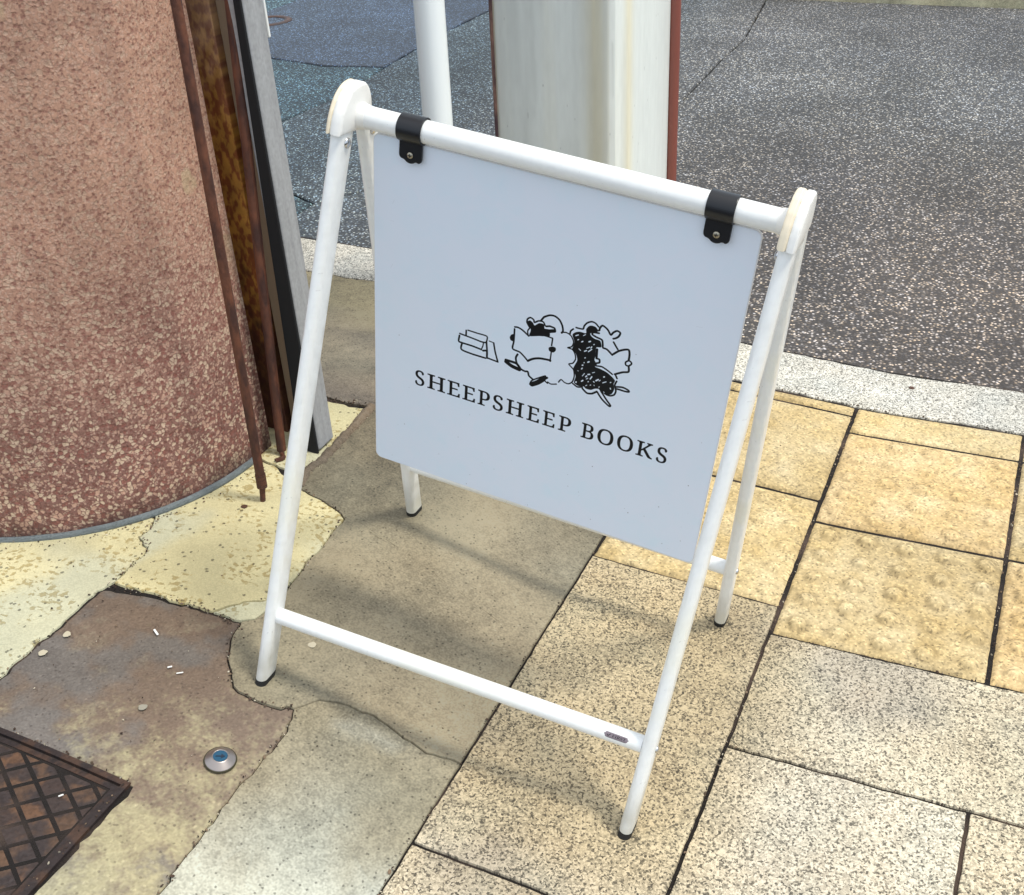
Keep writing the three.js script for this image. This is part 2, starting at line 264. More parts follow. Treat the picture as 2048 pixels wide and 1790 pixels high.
// painted steel of the column: vertical streaks of dirt and yellowing, z faces darker from grime plus painted shade; u across in metres, v up
const T_COLUMN = texPair(512, 512, (u, v, o) => {
  const st = fbm(u * 60, v * 3, 311, 4), s2 = fbm(u * 16, v * 1.5, 321, 3), f = fbm(u * 80, v * 60, 331, 3);
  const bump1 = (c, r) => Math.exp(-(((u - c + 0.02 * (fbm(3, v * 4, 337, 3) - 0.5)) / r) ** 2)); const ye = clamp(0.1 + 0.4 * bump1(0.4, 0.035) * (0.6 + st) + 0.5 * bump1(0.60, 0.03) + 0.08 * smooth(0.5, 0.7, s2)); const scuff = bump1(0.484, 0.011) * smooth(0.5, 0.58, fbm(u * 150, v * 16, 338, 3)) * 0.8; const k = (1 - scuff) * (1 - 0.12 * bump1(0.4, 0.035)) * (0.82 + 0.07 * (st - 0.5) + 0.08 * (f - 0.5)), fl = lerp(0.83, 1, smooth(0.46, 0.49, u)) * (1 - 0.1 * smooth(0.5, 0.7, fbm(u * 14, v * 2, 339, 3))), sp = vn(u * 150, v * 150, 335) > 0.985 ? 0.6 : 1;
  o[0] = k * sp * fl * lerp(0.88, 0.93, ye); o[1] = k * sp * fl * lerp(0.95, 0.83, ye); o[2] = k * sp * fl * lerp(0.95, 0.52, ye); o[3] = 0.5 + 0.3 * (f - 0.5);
}, true);
const T_IRON = texPair(512, 512, (u, v, o) => {
  const a = fbm(u * 12, v * 12, 341, 5, 12), b = fbm(u * 70, v * 70, 351, 3, 70), t = smooth(0.4, 0.65, a);
  o[0] = lerp(0.05, 0.13, t) * (0.6 + 0.8 * b); o[1] = lerp(0.034, 0.07, t) * (0.6 + 0.8 * b); o[2] = lerp(0.03, 0.04, t) * (0.6 + 0.8 * b); o[3] = 0.6 * b + 0.4 * a;
});
const T_PAINT = texPair(512, 512, (u, v, o) => {
  const a = fbm(u * 6, v * 6, 361, 4, 6), b = fbm(u * 90, v * 90, 371, 2, 90), sp = vn(u * 130, v * 130, 381, 130) > 0.975 ? 0.8 : 1; const k = 0.89 * sp * (0.95 + 0.06 * b + 0.02 * (a - 0.5)), y = smooth(0.5, 0.75, a);
  o[0] = k * 0.985; o[1] = k * (1 - 0.015 * y); o[2] = k * (0.985 - 0.08 * y); o[3] = 0.5 + 0.4 * (b - 0.5);
});
const T_STEEL = texPair(256, 1024, (u, v, o) => {
  const st = fbm(u * 30, v * 5, 391, 4), f = fbm(u * 60, v * 200, 401, 3), line = smooth(0.6, 0.72, fbm(u * 9, v * 3, 411, 4)) * smooth(0.35, 0.6, v); const k = 0.34 + 0.12 * (st - 0.5) + 0.12 * (f - 0.5);
  o[0] = k * (0.98 - 0.22 * line); o[1] = k * (1 - 0.36 * line); o[2] = k * (1.03 - 0.3 * line); o[3] = 0.5;
}, true);

const VC = { vertexColors: true };
const M = {
  granite: [0.66, 0.72, 0.6].map((k, i) => texMat(T_GRANITE, 0.82, 0.0007, [[0.74, 0.655, 0.49], [0.76, 0.68, 0.53], [0.71, 0.62, 0.455]][i], VC)),
  kerb: texMat(T_GRANITE, 0.85, 0.0016, [0.80, 0.76, 0.66], VC),
  sand: [[0.85, 0.865, 0.85], [0.78, 0.795, 0.79], [0.88, 0.85, 0.81]].map((c) => texMat(T_SAND, 0.85, 0.0005, c, VC)),
  concMain: texMat(T_CONC, 0.8, 0.0008, [0.325, 0.282, 0.19], VC),
  concUpper: texMat(T_CONC, 0.82, 0.0008, [0.38, 0.32, 0.215], VC),
  concPale: texMat(T_CONC, 0.85, 0.0008, [0.56, 0.565, 0.47], VC),
  cream: texMat(T_CREAM, 0.85, 0.002, [1, 1, 1], VC),
  stain: texMat(T_STAIN, 0.62, 0.001, [1, 1, 1], VC),
  asphalt: texMat(T_ASPHALT, 0.78, 0.002, [0.98, 0.95, 0.95], VC),
  asphaltPatch: texMat(T_ASPHALT, 0.6, 0.001, [0.55, 0.6, 0.8], VC),
  asphaltPale: texMat(T_ASPHALT, 0.8, 0.002, [0.85, 1.05, 1.1], VC),
  bedding: mat([0.009, 0.006, 0.0045], 0.95, { bumpMap: T_CONC.bump, bumpScale: 0.004, vertexColors: true }),
  moss: mat([0.045, 0.04, 0.02], 0.95),
  terrazzo: texMat(T_TERRAZZO, 0.75, 0.0012, [1.05, 1.08, 1.13]),
  sealant: mat([0.23, 0.265, 0.275], 0.65, { bumpMap: T_CONC.bump, bumpScale: 0.002 }),
  rust: texMat(T_RUST, 0.75, 0.0015),
  rodRust: texMat(T_RODRUST, 0.65, 0.0008),
  olive: mat([0.3, 0.215, 0.14], 0.7, { bumpMap: T_RUST.bump, bumpScale: 0.001 }),
  darkGap: mat([0.004, 0.005, 0.007], 0.8),
  steel: texMat(T_STEEL, 0.5, 0.0003),
  column: texMat(T_COLUMN, 0.45, 0.0004, [1.08, 1.08, 1.08]),
  pole: mat([0.88, 0.93, 0.94], 0.3),
  brownPipe: texMat(T_PAINT, 0.45, 0.0006, [0.27, 0.08, 0.06]),
  iron: texMat(T_IRON, 0.6, 0.001, [0.42, 0.4, 0.44]),
  pad: texMat(T_IRON, 0.55, 0.001, [0.66, 0.7, 0.76]),
  paint: texMat(T_PAINT, 0.3, 0.00015),
  paintLeg: texMat(T_PAINT, 0.3, 0.00015, [1, 1, 1], VC),
  cap: mat([0.88, 0.87, 0.83], 0.35),
  capYellow: mat([0.84, 0.745, 0.57], 0.4),
  black: mat([0.006, 0.007, 0.01], 0.35),
  rubber: mat([0.012, 0.012, 0.012], 0.75),
  chrome: mat([0.62, 0.62, 0.62], 0.22, { metalness: 1 }),
  screw: mat([0.42, 0.38, 0.3], 0.35, { metalness: 1 }),
  panel: mat([0.74, 0.75, 0.77], 0.32),
  gum: mat([0.5, 0.45, 0.33], 0.8),
  scrap: mat([0.8, 0.8, 0.76], 0.8),
  leaf: mat([0.08, 0.035, 0.02], 0.8),
};

// ---------------------------------------------------------------- road
const RY = -0.012;
const roadTexUV = (g, off = 0) => uvFrom(g, (x, y, z) => [(x + off) / 1.5, z / 1.5]);
{ // one sheet out to the horizon, finely divided near the camera so that its colour can vary
  const g = new THREE.PlaneGeometry(240, 240, 2, 2); g.rotateX(-Math.PI / 2); g.translate(0, RY - 0.02, 0); roadTexUV(g);
  setting('ground', g, texMat(T_ASPHALT, 0.8, 0.002, [0.5, 0.47, 0.47]));
}
const road = setting('road', null, null);
const roadSlab = (name, pts, m, rise = 0, off = 0, rough = 0.006) => {
  let P = pts.map(([x, z]) => new THREE.Vector2(x, -z)); if (THREE.ShapeUtils.area(P) < 0) P.reverse();
  const Q = []; P.forEach((a, i) => { const b = P[(i + 1) % P.length], L = a.distanceTo(b), n = Math.min(120, Math.max(1, Math.round(L / 0.03))), nx = (b.y - a.y) / L, ny = -(b.x - a.x) / L;
    for (let k = 0; k < n; k++) { const t = k / n, x = lerp(a.x, b.x, t), y = lerp(a.y, b.y, t), e = L > 6 ? 0 : rough * 2 * (fbm(x * 12, y * 12, 17, 3) - 0.5); Q.push(new THREE.Vector2(x + nx * e, y + ny * e)); } });
  let g = new THREE.ExtrudeGeometry(new THREE.Shape(Q), { depth: 0.02, bevelEnabled: true, bevelThickness: 0.004, bevelSize: 0.004, bevelOffset: -0.007, bevelSegments: 1 });
  g.rotateX(-Math.PI / 2); g.translate(0, RY - 0.024 + rise, 0); g.deleteAttribute('normal'); g.deleteAttribute('uv'); g = toCreasedNormals(new TessellateModifier(0.35, 7).modify(g), 0.7); roadTexUV(g, off); stainAndTintBy(g, (x, z, o) => { const k = 0.72 + 0.56 * fbm(x * 1.1 + 4, z * 1.1, 561, 4), t = clamp(smooth(-1.9, -1.0, x) * 0.55 + 0.45 * smooth(-1.2, 0.4, x) * smooth(-3, -1.2, z)), gt = smooth(-1.12, -0.9, z + 0.12 * (fbm(x * 9, z * 9, 567, 3) - 0.5)) * smooth(-0.1, -0.8, x) * 0.5, tr = smooth(0.5, 0.75, fbm(x * 0.8, z * 0.35, 565, 3)); o[0] *= k * lerp(0.5, 1.1, t) * (1 + 0.2 * tr) * (1 - gt); o[1] *= k * lerp(0.78, 1.0, t) * (1 + 0.22 * tr) * (1 - 0.8 * gt); o[2] *= k * lerp(0.95, 0.84, t) * (1 + 0.2 * tr) * (1 - gt); }); return part(name, g, m, road);  // left side tinted teal: reflected sky painted into the vertex colour
};
{
  // seams seen in the photograph split the asphalt into areas; each is its own sheet with a dark joint between
  const a = [-3.3, -2.86], b = [-2.78, -2.86], c = [-2.45, -2.79], d = [-2.2, -2.83], e = [-2.24, -3.45], f = [-2.23, -4.4];
  const s1 = [-2.2, -1.98], s2 = [-2.16, -2.4];                                    // short crack in the paler area
  const k1 = [-1.06, -4.4], k2 = [-0.96, -3.6], k3 = [-0.96, -3.25], k4 = [-0.94, -2.68], k5 = [-1.25, -1.95], k6 = [-1.64, -1.4], k7 = [-1.62, -0.95];
  roadSlab('asphalt_patch', [a, b, c, d, e, f, [-3.3, -4.4]], M.asphaltPatch, 0.003, 0.3);
  roadSlab('asphalt_area', [[-9, -0.95], [-9, -4.4], [-3.3, -4.4], a, b, c, d, s2, s1, [-1.95, -1.55], k6, k7], M.asphaltPale, 0, 0.7);
  roadSlab('asphalt_area', [d, e, f, k1, k2, k3, k4, k5, k6, [-1.95, -1.55], s1, s2], M.asphalt, 0, 0.1);
  roadSlab('asphalt_area', [[-1.62, -0.862], k7, k6, k5, k4, k3, k2, k1, [9, -4.4], [9, -0.862]], M.asphalt, 0, 0);
}
{ // pale kerb across the road
  const g = uvBox(box(-9, 9, RY - 0.1, 0.035, -4.75, -4.4, 0.012), 1.6); setting('far_kerb', g, texMat(T_CONC, 0.85, 0.002, [0.78, 0.72, 0.47]));
  const p = uvBox(box(-9, 9, -0.1, 0.03, -7.2, -4.755, 0.005), 1.6); setting('far_pavement', p, texMat(T_CONC, 0.85, 0.002, [0.6, 0.56, 0.42]));
}
// ---------------------------------------------------------------- pavement
const pavement = setting('pavement', null, null);
{
  const g = new THREE.PlaneGeometry(10, 2.9, 500, 120); g.rotateX(-Math.PI / 2); g.translate(-1, 0, 0.58); const p = g.attributes.position;
  for (let i = 0; i < p.count; i++) p.setY(i, H(p.getX(i)) - 0.0042); g.computeVertexNormals(); stainAndTintBy(g, (x, z, o) => { const k = 1 + 7 * smooth(0.5, 0.75, fbm(x * 14, z * 14, 621, 3)); for (let i = 0; i < 3; i++) o[i] *= k; }); uvFrom(g, (x, y, z) => [x * 2, z * 2]); part('bedding', g, M.bedding, pavement);
}
const rect = (x0, x1, z0, z1, r = 0.006) => { const P = []; for (const [cx, cz, a] of [[x1 - r, z1 - r, 0], [x0 + r, z1 - r, 1], [x0 + r, z0 + r, 2], [x1 - r, z0 + r, 3]]) for (let k = 0; k < 3; k++) { const t = (a + k / 2) * Math.PI / 2; P.push([cx + r * Math.cos(t), cz + r * Math.sin(t)]); } return P; };
// kerb stones along the road
for (const [x0, x1] of [[-2.73, -2.13], [-2.13, -1.53], [-1.53, -0.93], [-0.93, -0.34], [-0.34, 0.6], [0.6, 1.2], [1.2, 1.8], [1.8, 2.4]])
  part('kerb_stone', slab(rect(x0, x1, -0.862, -0.7, 0.004), { gap: 0.001, bevel: 0.006, thick: 0.14, rough: 0.004, uvs: 1 / 0.42, off: [x0 * 3.1, 0.4], step: 0.025 }), M.kerb, pavement);
// granite paving
const A = 0.2959; let gi = 0;
const stone = (x0, x1, z0, z1) => part('granite_slab', slab(rect(x0, x1, z0, z1, 0.003), { gap: 0.0024, bevel: 0.002, thick: 0.04, rough: 0.0011, rise: -0.0006 * rnd(), uvs: 1 / 0.42, off: [rnd() * 3, rnd() * 3], tess: 0.03, tint: (x, z, o) => { const t = smooth(0.12, -0.05, x) * smooth(-0.1, 0.2, 0.6 - z), gy = smooth(0.52, 0.7, fbm(x * 5 + 11, z * 5, 551, 4)) * 0.22; const wd = lerp(0.8, 1.15, fbm(x * 6 + 2, z * 6, 555, 4)); o[0] *= wd * lerp(1, 0.76, t) * (1 - gy); o[1] *= wd * lerp(1, 0.68, t) * (1 - gy); o[2] *= wd * lerp(1, 0.53, t) * (1 - gy * 0.8); } }), M.granite[gi++ % 3], pavement);
stone(0, 0.62, 0, 0.238); stone(0, A, 0.238, 0.54); stone(A, 2 * A, 0.238, 0.54); stone(0, 0.4, 0.54, 0.84); stone(0.4, 0.9, 0.54, 0.84); stone(0.62, 1.2, 0, 0.238); stone(2 * A, 0.92, 0.238, 0.54);
stone(-A, 0, -0.062, 0.541); stone(-A, 0, 0.541, 1.14); stone(0, 0.5, 0.84, 1.14); stone(0.5, 1.1, 0.84, 1.14); stone(0.92, 1.4, 0.238, 0.54);
// tactile blocks with worn domes
function tactile(x0, x1, z0, z1, dome, mi, wear) {
  const nx = 110, nz = Math.max(8, Math.round(110 * (z1 - z0) / 0.3)), gp = 0.0028, w = x1 - x0 - 2 * gp, d = z1 - z0 - 2 * gp;
  const g = new THREE.BoxGeometry(w, 0.04, d, nx, 1, nz), p = g.attributes.position, dirtShade = new Float32Array(p.count).fill(1), ox = rnd() * 9, oz = rnd() * 9;
  for (let i = 0; i < p.count; i++) {
    let x = p.getX(i), y = p.getY(i), z = p.getZ(i); const ex = w / 2 - Math.abs(x), ez = d / 2 - Math.abs(z), wx = x + (x0 + x1) / 2, wz = z + (z0 + z1) / 2; let h = 0;
    if (y > 0) {
      const e = Math.min(ex, ez); h -= 0.005 * Math.pow(1 - clamp(e / 0.008), 2.2);
      h += 0.0012 * (fbm(wx * 30 + ox, wz * 30 + oz, 421, 3) - 0.5);
      if (dome) { const s = 0.0592, ux = (x + w / 2) / s, uz = (z + d / 2) / s, cx = Math.floor(ux), cz = Math.floor(uz), rx = (ux - cx - 0.5) * s, rz = (uz - cz - 0.5) * s, r = Math.hypot(rx, rz), k = wear * (0.8 + 0.35 * hash(cx + 50, cz, 431 + mi * 7 + Math.round(x0 * 100))); if (cz * s < d - 0.03) { h += 0.0062 * k * smooth(0.0158, 0.0075, r); dirtShade[i] = 1 - 0.34 * Math.min(1, k) * Math.exp(-(((r - 0.0162) / 0.0036) ** 2)) * smooth(-0.2, 0.8, vn(wx * 90, wz * 90, 441)) + 0.1 * Math.min(1, k) * smooth(0.013, 0.005, r); } }  // dirt ring with painted shading round each dome foot, top lightened
    }
    dirtShade[i] *= 1 - 0.18 * smooth(0.02, 0, Math.min(ex, ez)) * smooth(0.35, 0.7, vn(wx * 25, wz * 25, 445)); const jx = ex < 0.001 ? 0.0016 * (vn(wz * 90, wx * 9, 77) - 0.5) : 0, jz = ez < 0.001 ? 0.0016 * (vn(wx * 90, wz * 9, 78) - 0.5) : 0;
    p.setXYZ(i, wx + jx, y - 0.02 + h + H(wx), wz + jz);
  }
  g.computeVertexNormals(); uvFrom(g, (x, y, z) => [(x + ox) / 0.36, (z + oz) / 0.36]); { let i = 0; stainAndTintBy(g, (x, z, o) => { const q = dirtShade[i++]; o[0] *= q; o[1] *= q * lerp(0.93, 1, q); o[2] *= q * lerp(0.8, 1, q); }); } part('tactile_tile', g, M.sand[mi], pavement);
}
for (let c = 0; c < 4; c++) { const x0 = c * A; tactile(x0, x0 + A, -0.302, 0, 1, c % 2 ? 2 : 1, 1.0); tactile(x0, x0 + A, -0.604, -0.302, 1, c % 2 ? 1 : 2, 0.62); tactile(x0, x0 + A, -0.699, -0.604, 0, 0, 0); }
tactile(-A, 0, -0.362, -0.062, 1, 0, 0.5); tactile(-A, 0, -0.664, -0.362, 1, 1, 0.25); tactile(-A, 0, -0.699, -0.664, 0, 1, 0);
// concrete in front of the shop: cast slabs, a mended strip and broken cream pieces, with open cracks between
const C = -0.2965;
const wallArc = (r) => { const P = []; for (let k = 0; k <= 10; k++) { const t = k / 10 * Math.PI / 2; P.push([-1.228 + r * Math.cos(t), r * Math.sin(t)]); } return P; };
const irregular = { rough: 0.004, bevel: 0.0022, gap: 0.0009, uvs: 1 / 0.8 };
const lobe = [[-0.513, 0.441], [-0.548, 0.454], [-0.573, 0.456], [-0.601, 0.448], [-0.633, 0.413], [-0.651, 0.38], [-0.656, 0.345]];
const strip = [[-0.345, 0.413], [-0.414, 0.4], [-0.46, 0.402], [-0.494, 0.412]];
part('concrete_slab', slab([[C, -0.235], [C, 0.409], ...strip, ...lobe, [-0.645, 0.33], [-0.641, 0.258], [-0.649, 0.173], [-0.654, 0.079], [-0.667, 0.064], [-0.771, 0.03], [-0.772, -0.1], [-0.775, -0.238], [-0.6, -0.25], [-0.45, -0.24]], { ...irregular, rough: 0.004, gap: 0.0008, tess: 0.03, tint: (x, z, o) => { const t = smooth(-0.15, 0.2, z + 0.5 * (x + 0.5) + 0.3 * (fbm(x * 8, z * 8, 531, 4) - 0.5)), d = smooth(0.5, 0.72, fbm(x * 7 + 3, z * 7, 541, 4)) * 0.1; for (let i = 0; i < 3; i++) o[i] *= lerp(0.74, 1.0, t) * (1 - d); } }), M.concMain, pavement);
part('concrete_slab', slab([[C, -0.699], [C, -0.235], [-0.45, -0.24], [-0.6, -0.25], [-0.775, -0.238], [-0.83, -0.228], [-2.0, -0.22], [-2.0, -0.699]], { ...irregular, off: [0.31, 0.77], tess: 0.03, tint: (x, z, o) => { const n = fbm(x * 9, z * 9, 571, 4), t = smooth(-0.5, -0.62, z + 0.25 * (n - 0.5)), d = smooth(0.4, 0.62, n) * (1 - t) * 0.4, g = smooth(-0.34, -0.25, z) * 0.5; o[0] *= (1 + 0.3 * t) * (1 - d); o[1] *= (1 + 0.28 * t) * (1 - d); o[2] *= (1 + 0.1 * t) * (1 - 0.9 * d) * (1 + 0.2 * g); } }), M.concUpper, pavement);
part('concrete_strip', slab([[C, 0.409], ...strip, [-0.513, 0.441], [-0.503, 0.475], [-0.505, 0.574], [-0.5, 0.739], [-0.5, 1.1], [C, 1.1]], { ...irregular, gap: 0.0005, bevel: 0.0018, rise: -0.0012, off: [0.13, 0.21], tess: 0.03, tint: (x, z, o) => { const t = smooth(0.47, 0.76, z + 0.25 * (fbm(x * 9, z * 9, 521, 4) - 0.5) + 0.25 * (x + 0.4)); o[0] *= lerp(0.62, 1.06, t); o[1] *= lerp(0.53, 1.08, t); o[2] *= lerp(0.42, 1.1, t); const b = smooth(0.02, 0.0, Math.abs(z - 0.425 + 0.05 * (x + 0.4))) * smooth(0.4, 0.6, fbm(x * 12, z * 12, 527, 3)); o[0] *= 1 + 0.2 * b; o[1] *= 1 + 0.3 * b; o[2] *= 1 + 0.5 * b; } }), M.concPale, pavement, 'pale mended concrete strip');
part('stained_slab', slab([[-0.874, 0.366], [-0.766, 0.349], [-0.703, 0.346], ...lobe.slice().reverse(), [-0.503, 0.475], [-0.505, 0.574], [-0.5, 0.739], [-0.5, 0.96], [-0.614, 0.96], [-0.614, 0.633], [-0.874, 0.636]], { rough: 0.004, bevel: 0.0025, gap: 0.0009, uvs: 1, off: [0, 0], tess: 0.03, rise: -0.0022 }), M.stain, pavement, 'dark stained slab');
{ const s = pavement.children[pavement.children.length - 1].geometry; uvFrom(s, (x, y, z) => [(x - SX) / SW, (z - SZ) / SD]); }
const crack = [[-0.915, 0.197], [-0.904, 0.222], [-0.905, 0.249], [-0.878, 0.262], [-0.869, 0.28], [-0.872, 0.35]];
part('broken_slab', slab([...crack, [-0.876, 0.367], [-0.874, 1.05], [-1.9, 1.05], [-1.9, 0.3], [-1.2, 0.3], [-1.0, 0.2]], { ...irregular, uvs: 1 / 0.55, rise: -0.001 }), M.cream, pavement);
part('broken_slab', slab([...crack.slice().reverse(), [-0.99, 0.15], [-0.93, -0.02], [-0.83, 0.0], [-0.771, 0.03], [-0.667, 0.064], [-0.654, 0.079], [-0.649, 0.173], [-0.641, 0.258], [-0.658, 0.292], [-0.679, 0.303], [-0.703, 0.343], [-0.766, 0.347], [-0.872, 0.352]].filter((q, i, a) => i === 0 || Math.hypot(q[0] - a[i - 1][0], q[1] - a[i - 1][1]) > 0.004).slice(0, -1), { ...irregular, uvs: 1 / 0.55, off: [0.2, 0.3] }), M.cream, pavement);
part('broken_slab', slab([[-0.679, 0.303], [-0.66, 0.294], [-0.645, 0.262], [-0.644, 0.33], [-0.658, 0.345], [-0.701, 0.344]], { ...irregular, uvs: 1 / 0.55, off: [0.33, 0.1] }), M.cream, pavement);
part('broken_slab', slab([[-0.95, -0.2], [-0.855, -0.215], [-0.782, -0.227], [-0.771, -0.2], [-0.773, -0.105], [-0.774, 0.012], [-0.83, -0.002], [-0.93, -0.022]], { ...irregular, uvs: 1 / 0.55, off: [0.4, 0.4] }), M.cream, pavement);
{ // crumbled mortar in the joint beside the door frame
  const c = new THREE.CatmullRomCurve3([[-0.778, -0.235], [-0.773, -0.19], [-0.77, -0.12], [-0.767, -0.05], [-0.771, 0.0], [-0.76, 0.034]].map(([x, z]) => new THREE.Vector3(x, H(x) - 0.0035, z)));
  const g = new THREE.TubeGeometry(c, 120, 0.0095, 10), p = g.attributes.position, n = g.attributes.normal;
  for (let i = 0; i < p.count; i++) { const x = p.getX(i), y = p.getY(i), z = p.getZ(i), k = 0.009 * (fbm(x * 120, z * 120 + y * 40, 581, 3) - 0.5); p.setXYZ(i, x + n.getX(i) * k, y + n.getY(i) * k * 0.8, z + n.getZ(i) * k); }
  g.computeVertexNormals(); uvFrom(g, (x, y, z) => [x * 3, z * 3]); part('mortar_joint', g, texMat(T_CONC, 0.9, 0.002, [0.2, 0.155, 0.11]), pavement);
}

// ---------------------------------------------------------------- shop wall with rounded corner, and the steel frame beside it
const LEAN = 0.024;
{
  const y0 = 0.106, t = thing('rounded_wall', 'pinkish brown exposed aggregate wall with rounded corner, left of the sign', 'wall', [-0.866, y0, -0.05]); t.rotation.z = LEAN;
  const prof = [[0, 0]], R = 0.3625; for (let k = 0; k <= 40; k++) { const a = k / 40 * Math.PI / 2; prof.push([-R + R * Math.cos(a), 0.05 + R * Math.sin(a)]); } for (let k = 1; k <= 20; k++) prof.push([-R - k * 0.12, 0.05 + R]);
  const HT = 3.4, pos = [], uv = [], idx = []; let s = 0;
  prof.forEach(([x, z], i) => { if (i) s += Math.hypot(x - prof[i - 1][0], z - prof[i - 1][1]); for (let j = 0; j < 2; j++) { pos.push(x, j * HT - 0.02, z); uv.push(s, j * HT); } if (i) { const a = 2 * i; idx.push(a - 2, a, a - 1, a - 1, a, a + 1); } });
  const last = prof[prof.length - 1], base = pos.length / 3;
  for (const [x, z] of [[0, 0], [last[0], 0], [last[0], last[1]]]) for (let j = 0; j < 2; j++) { pos.push(x, j * HT - 0.02, z); uv.push(x, j * HT); }
  idx.push(base, base + 1, base + 2, base + 2, base + 1, base + 3, base + 2, base + 3, base + 4, base + 4, base + 3, base + 5);
  const g = new THREE.BufferGeometry(); g.setAttribute('position', new THREE.Float32BufferAttribute(pos, 3)); g.setAttribute('uv', new THREE.Float32BufferAttribute(uv, 2)); g.setIndex(idx); g.computeVertexNormals();
  part('wall_face', g, M.terrazzo, t);
  const topShape = new THREE.Shape([...prof, [last[0], 0]].map(([x, z]) => new THREE.Vector2(x, -z))), tg = new THREE.ShapeGeometry(topShape); tg.rotateX(-Math.PI / 2); tg.translate(0, HT - 0.02, 0); part('wall_top', tg, M.terrazzo, t);
  // bead of grey sealant along the foot
  const pts = prof.slice(1, 58).map(([x, z], i, a) => { const n = i < 41 ? [Math.cos(i / 40 * Math.PI / 2), Math.sin(i / 40 * Math.PI / 2)] : [0, 1]; const wx = -0.866 + x; return new THREE.Vector3(x + n[0] * 0.001, H(wx) - y0 + 0.0035 + 0.0012 * (vn(i * 0.9, 1, 3) - 0.5), z + n[1] * 0.001); });
  part('sealant_bead', new THREE.TubeGeometry(new THREE.CatmullRomCurve3(pts), 160, 0.0062, 8), M.sealant, t);
}
{
  const y0 = 0.107, t = thing('door_frame', 'rusty steel shutter frame between the rounded wall and the sign', 'door frame', [-0.8, y0, -0.08]); t.rotation.z = LEAN;
  const HT = 3.3, L = (x) => x + 0.8, Z = (z) => z + 0.08;
  const rg = box(L(-0.915), L(-0.864), -0.01, HT, Z(-0.118), Z(-0.098), 0.002); uvFrom(rg, (x, y, z) => [(x - L(-0.915)) / 0.06, y / 1.0]); part('rusted_channel', rg, M.rust, t, 'yellow and orange rusted steel strip');
  const og = box(L(-0.8585), L(-0.832), -0.01, HT, Z(-0.122), Z(-0.105), 0.003); uvFrom(og, (x, y, z) => [x * 10, y]); part('inner_channel', og, M.olive, t);
  part('recess_back', box(L(-1.05), L(-0.822), -0.01, HT, Z(-0.16), Z(-0.124), 0.002), M.darkGap, t);
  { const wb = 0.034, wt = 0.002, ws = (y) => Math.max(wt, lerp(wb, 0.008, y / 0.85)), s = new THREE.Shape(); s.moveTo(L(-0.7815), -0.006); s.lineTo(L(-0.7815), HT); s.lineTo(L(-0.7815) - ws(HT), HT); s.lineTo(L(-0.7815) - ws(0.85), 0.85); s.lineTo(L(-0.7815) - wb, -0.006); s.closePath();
    const sg = new THREE.ExtrudeGeometry(s, { depth: 0.003, bevelEnabled: true, bevelThickness: 0.0008, bevelSize: 0.0008, bevelOffset: -0.0008, bevelSegments: 1 }); sg.translate(0, 0, Z(-0.0638)); part('shadow_wedge', sg, M.darkGap, t); }  // near-black tapered panel standing in for the shadow beside the jamb
  const jg = uvFrom(box(L(-0.808), L(-0.78), 0.001, HT, Z(-0.111), Z(-0.0645), 0.004), (x, y, z) => [z * 5 + x * 3, y / 0.9]); part('steel_jamb', jg, M.steel, t, 'grey painted steel upright');
  part('edge_trim', box(L(-0.7995), L(-0.779), 0.66, 1.4, Z(-0.1155), Z(-0.1115), 0.0015), M.paint, t);
}
{ // two round bars standing against the frame
  const t = thing('drop_rod', 'thin brown rusty rod with a narrow tip, standing before the rounded wall', 'rod', [-0.789, 0.1045, 0.09]);
  part('shaft', uvFrom(rod([0.002, 0.034, 0], [0.01, 2.2, 0.002], 0.0072), (x, y, z) => [Math.atan2(z, x) / 6.3, y / 1.2 + 0.1]), M.rodRust, t);
  part('collar', rod([0.0018, 0.026, 0], [0.0022, 0.05, 0], 0.0082), M.rodRust, t);
  part('tip', rod([0, 0, 0.002], [0.0018, 0.027, 0], 0.0042, 12, 0.0048), M.rodRust, t);
  const q = thing('leaning_rod', 'brown rusty rod leaning in the recess of the shutter frame', 'rod', [-0.836, 0.109, -0.036]);
  part('shaft', uvFrom(rod([0, 0.006, 0], [0.022, 1.3, -0.086 + 0.02], 0.0078), (x, y, z) => [Math.atan2(z, x) / 6.3, y / 1.2 + 0.05]), M.rodRust, q);
  const hook = new THREE.TubeGeometry(new THREE.CatmullRomCurve3([[0, 0.03, 0], [0, 0.008, 0.001], [0.004, 0.003, 0.006], [0.012, 0.002, 0.014], [0.004, 0.001, 0.026]].map((v) => new THREE.Vector3(...v))), 20, 0.004, 8); part('hook', hook, M.rodRust, q);
}
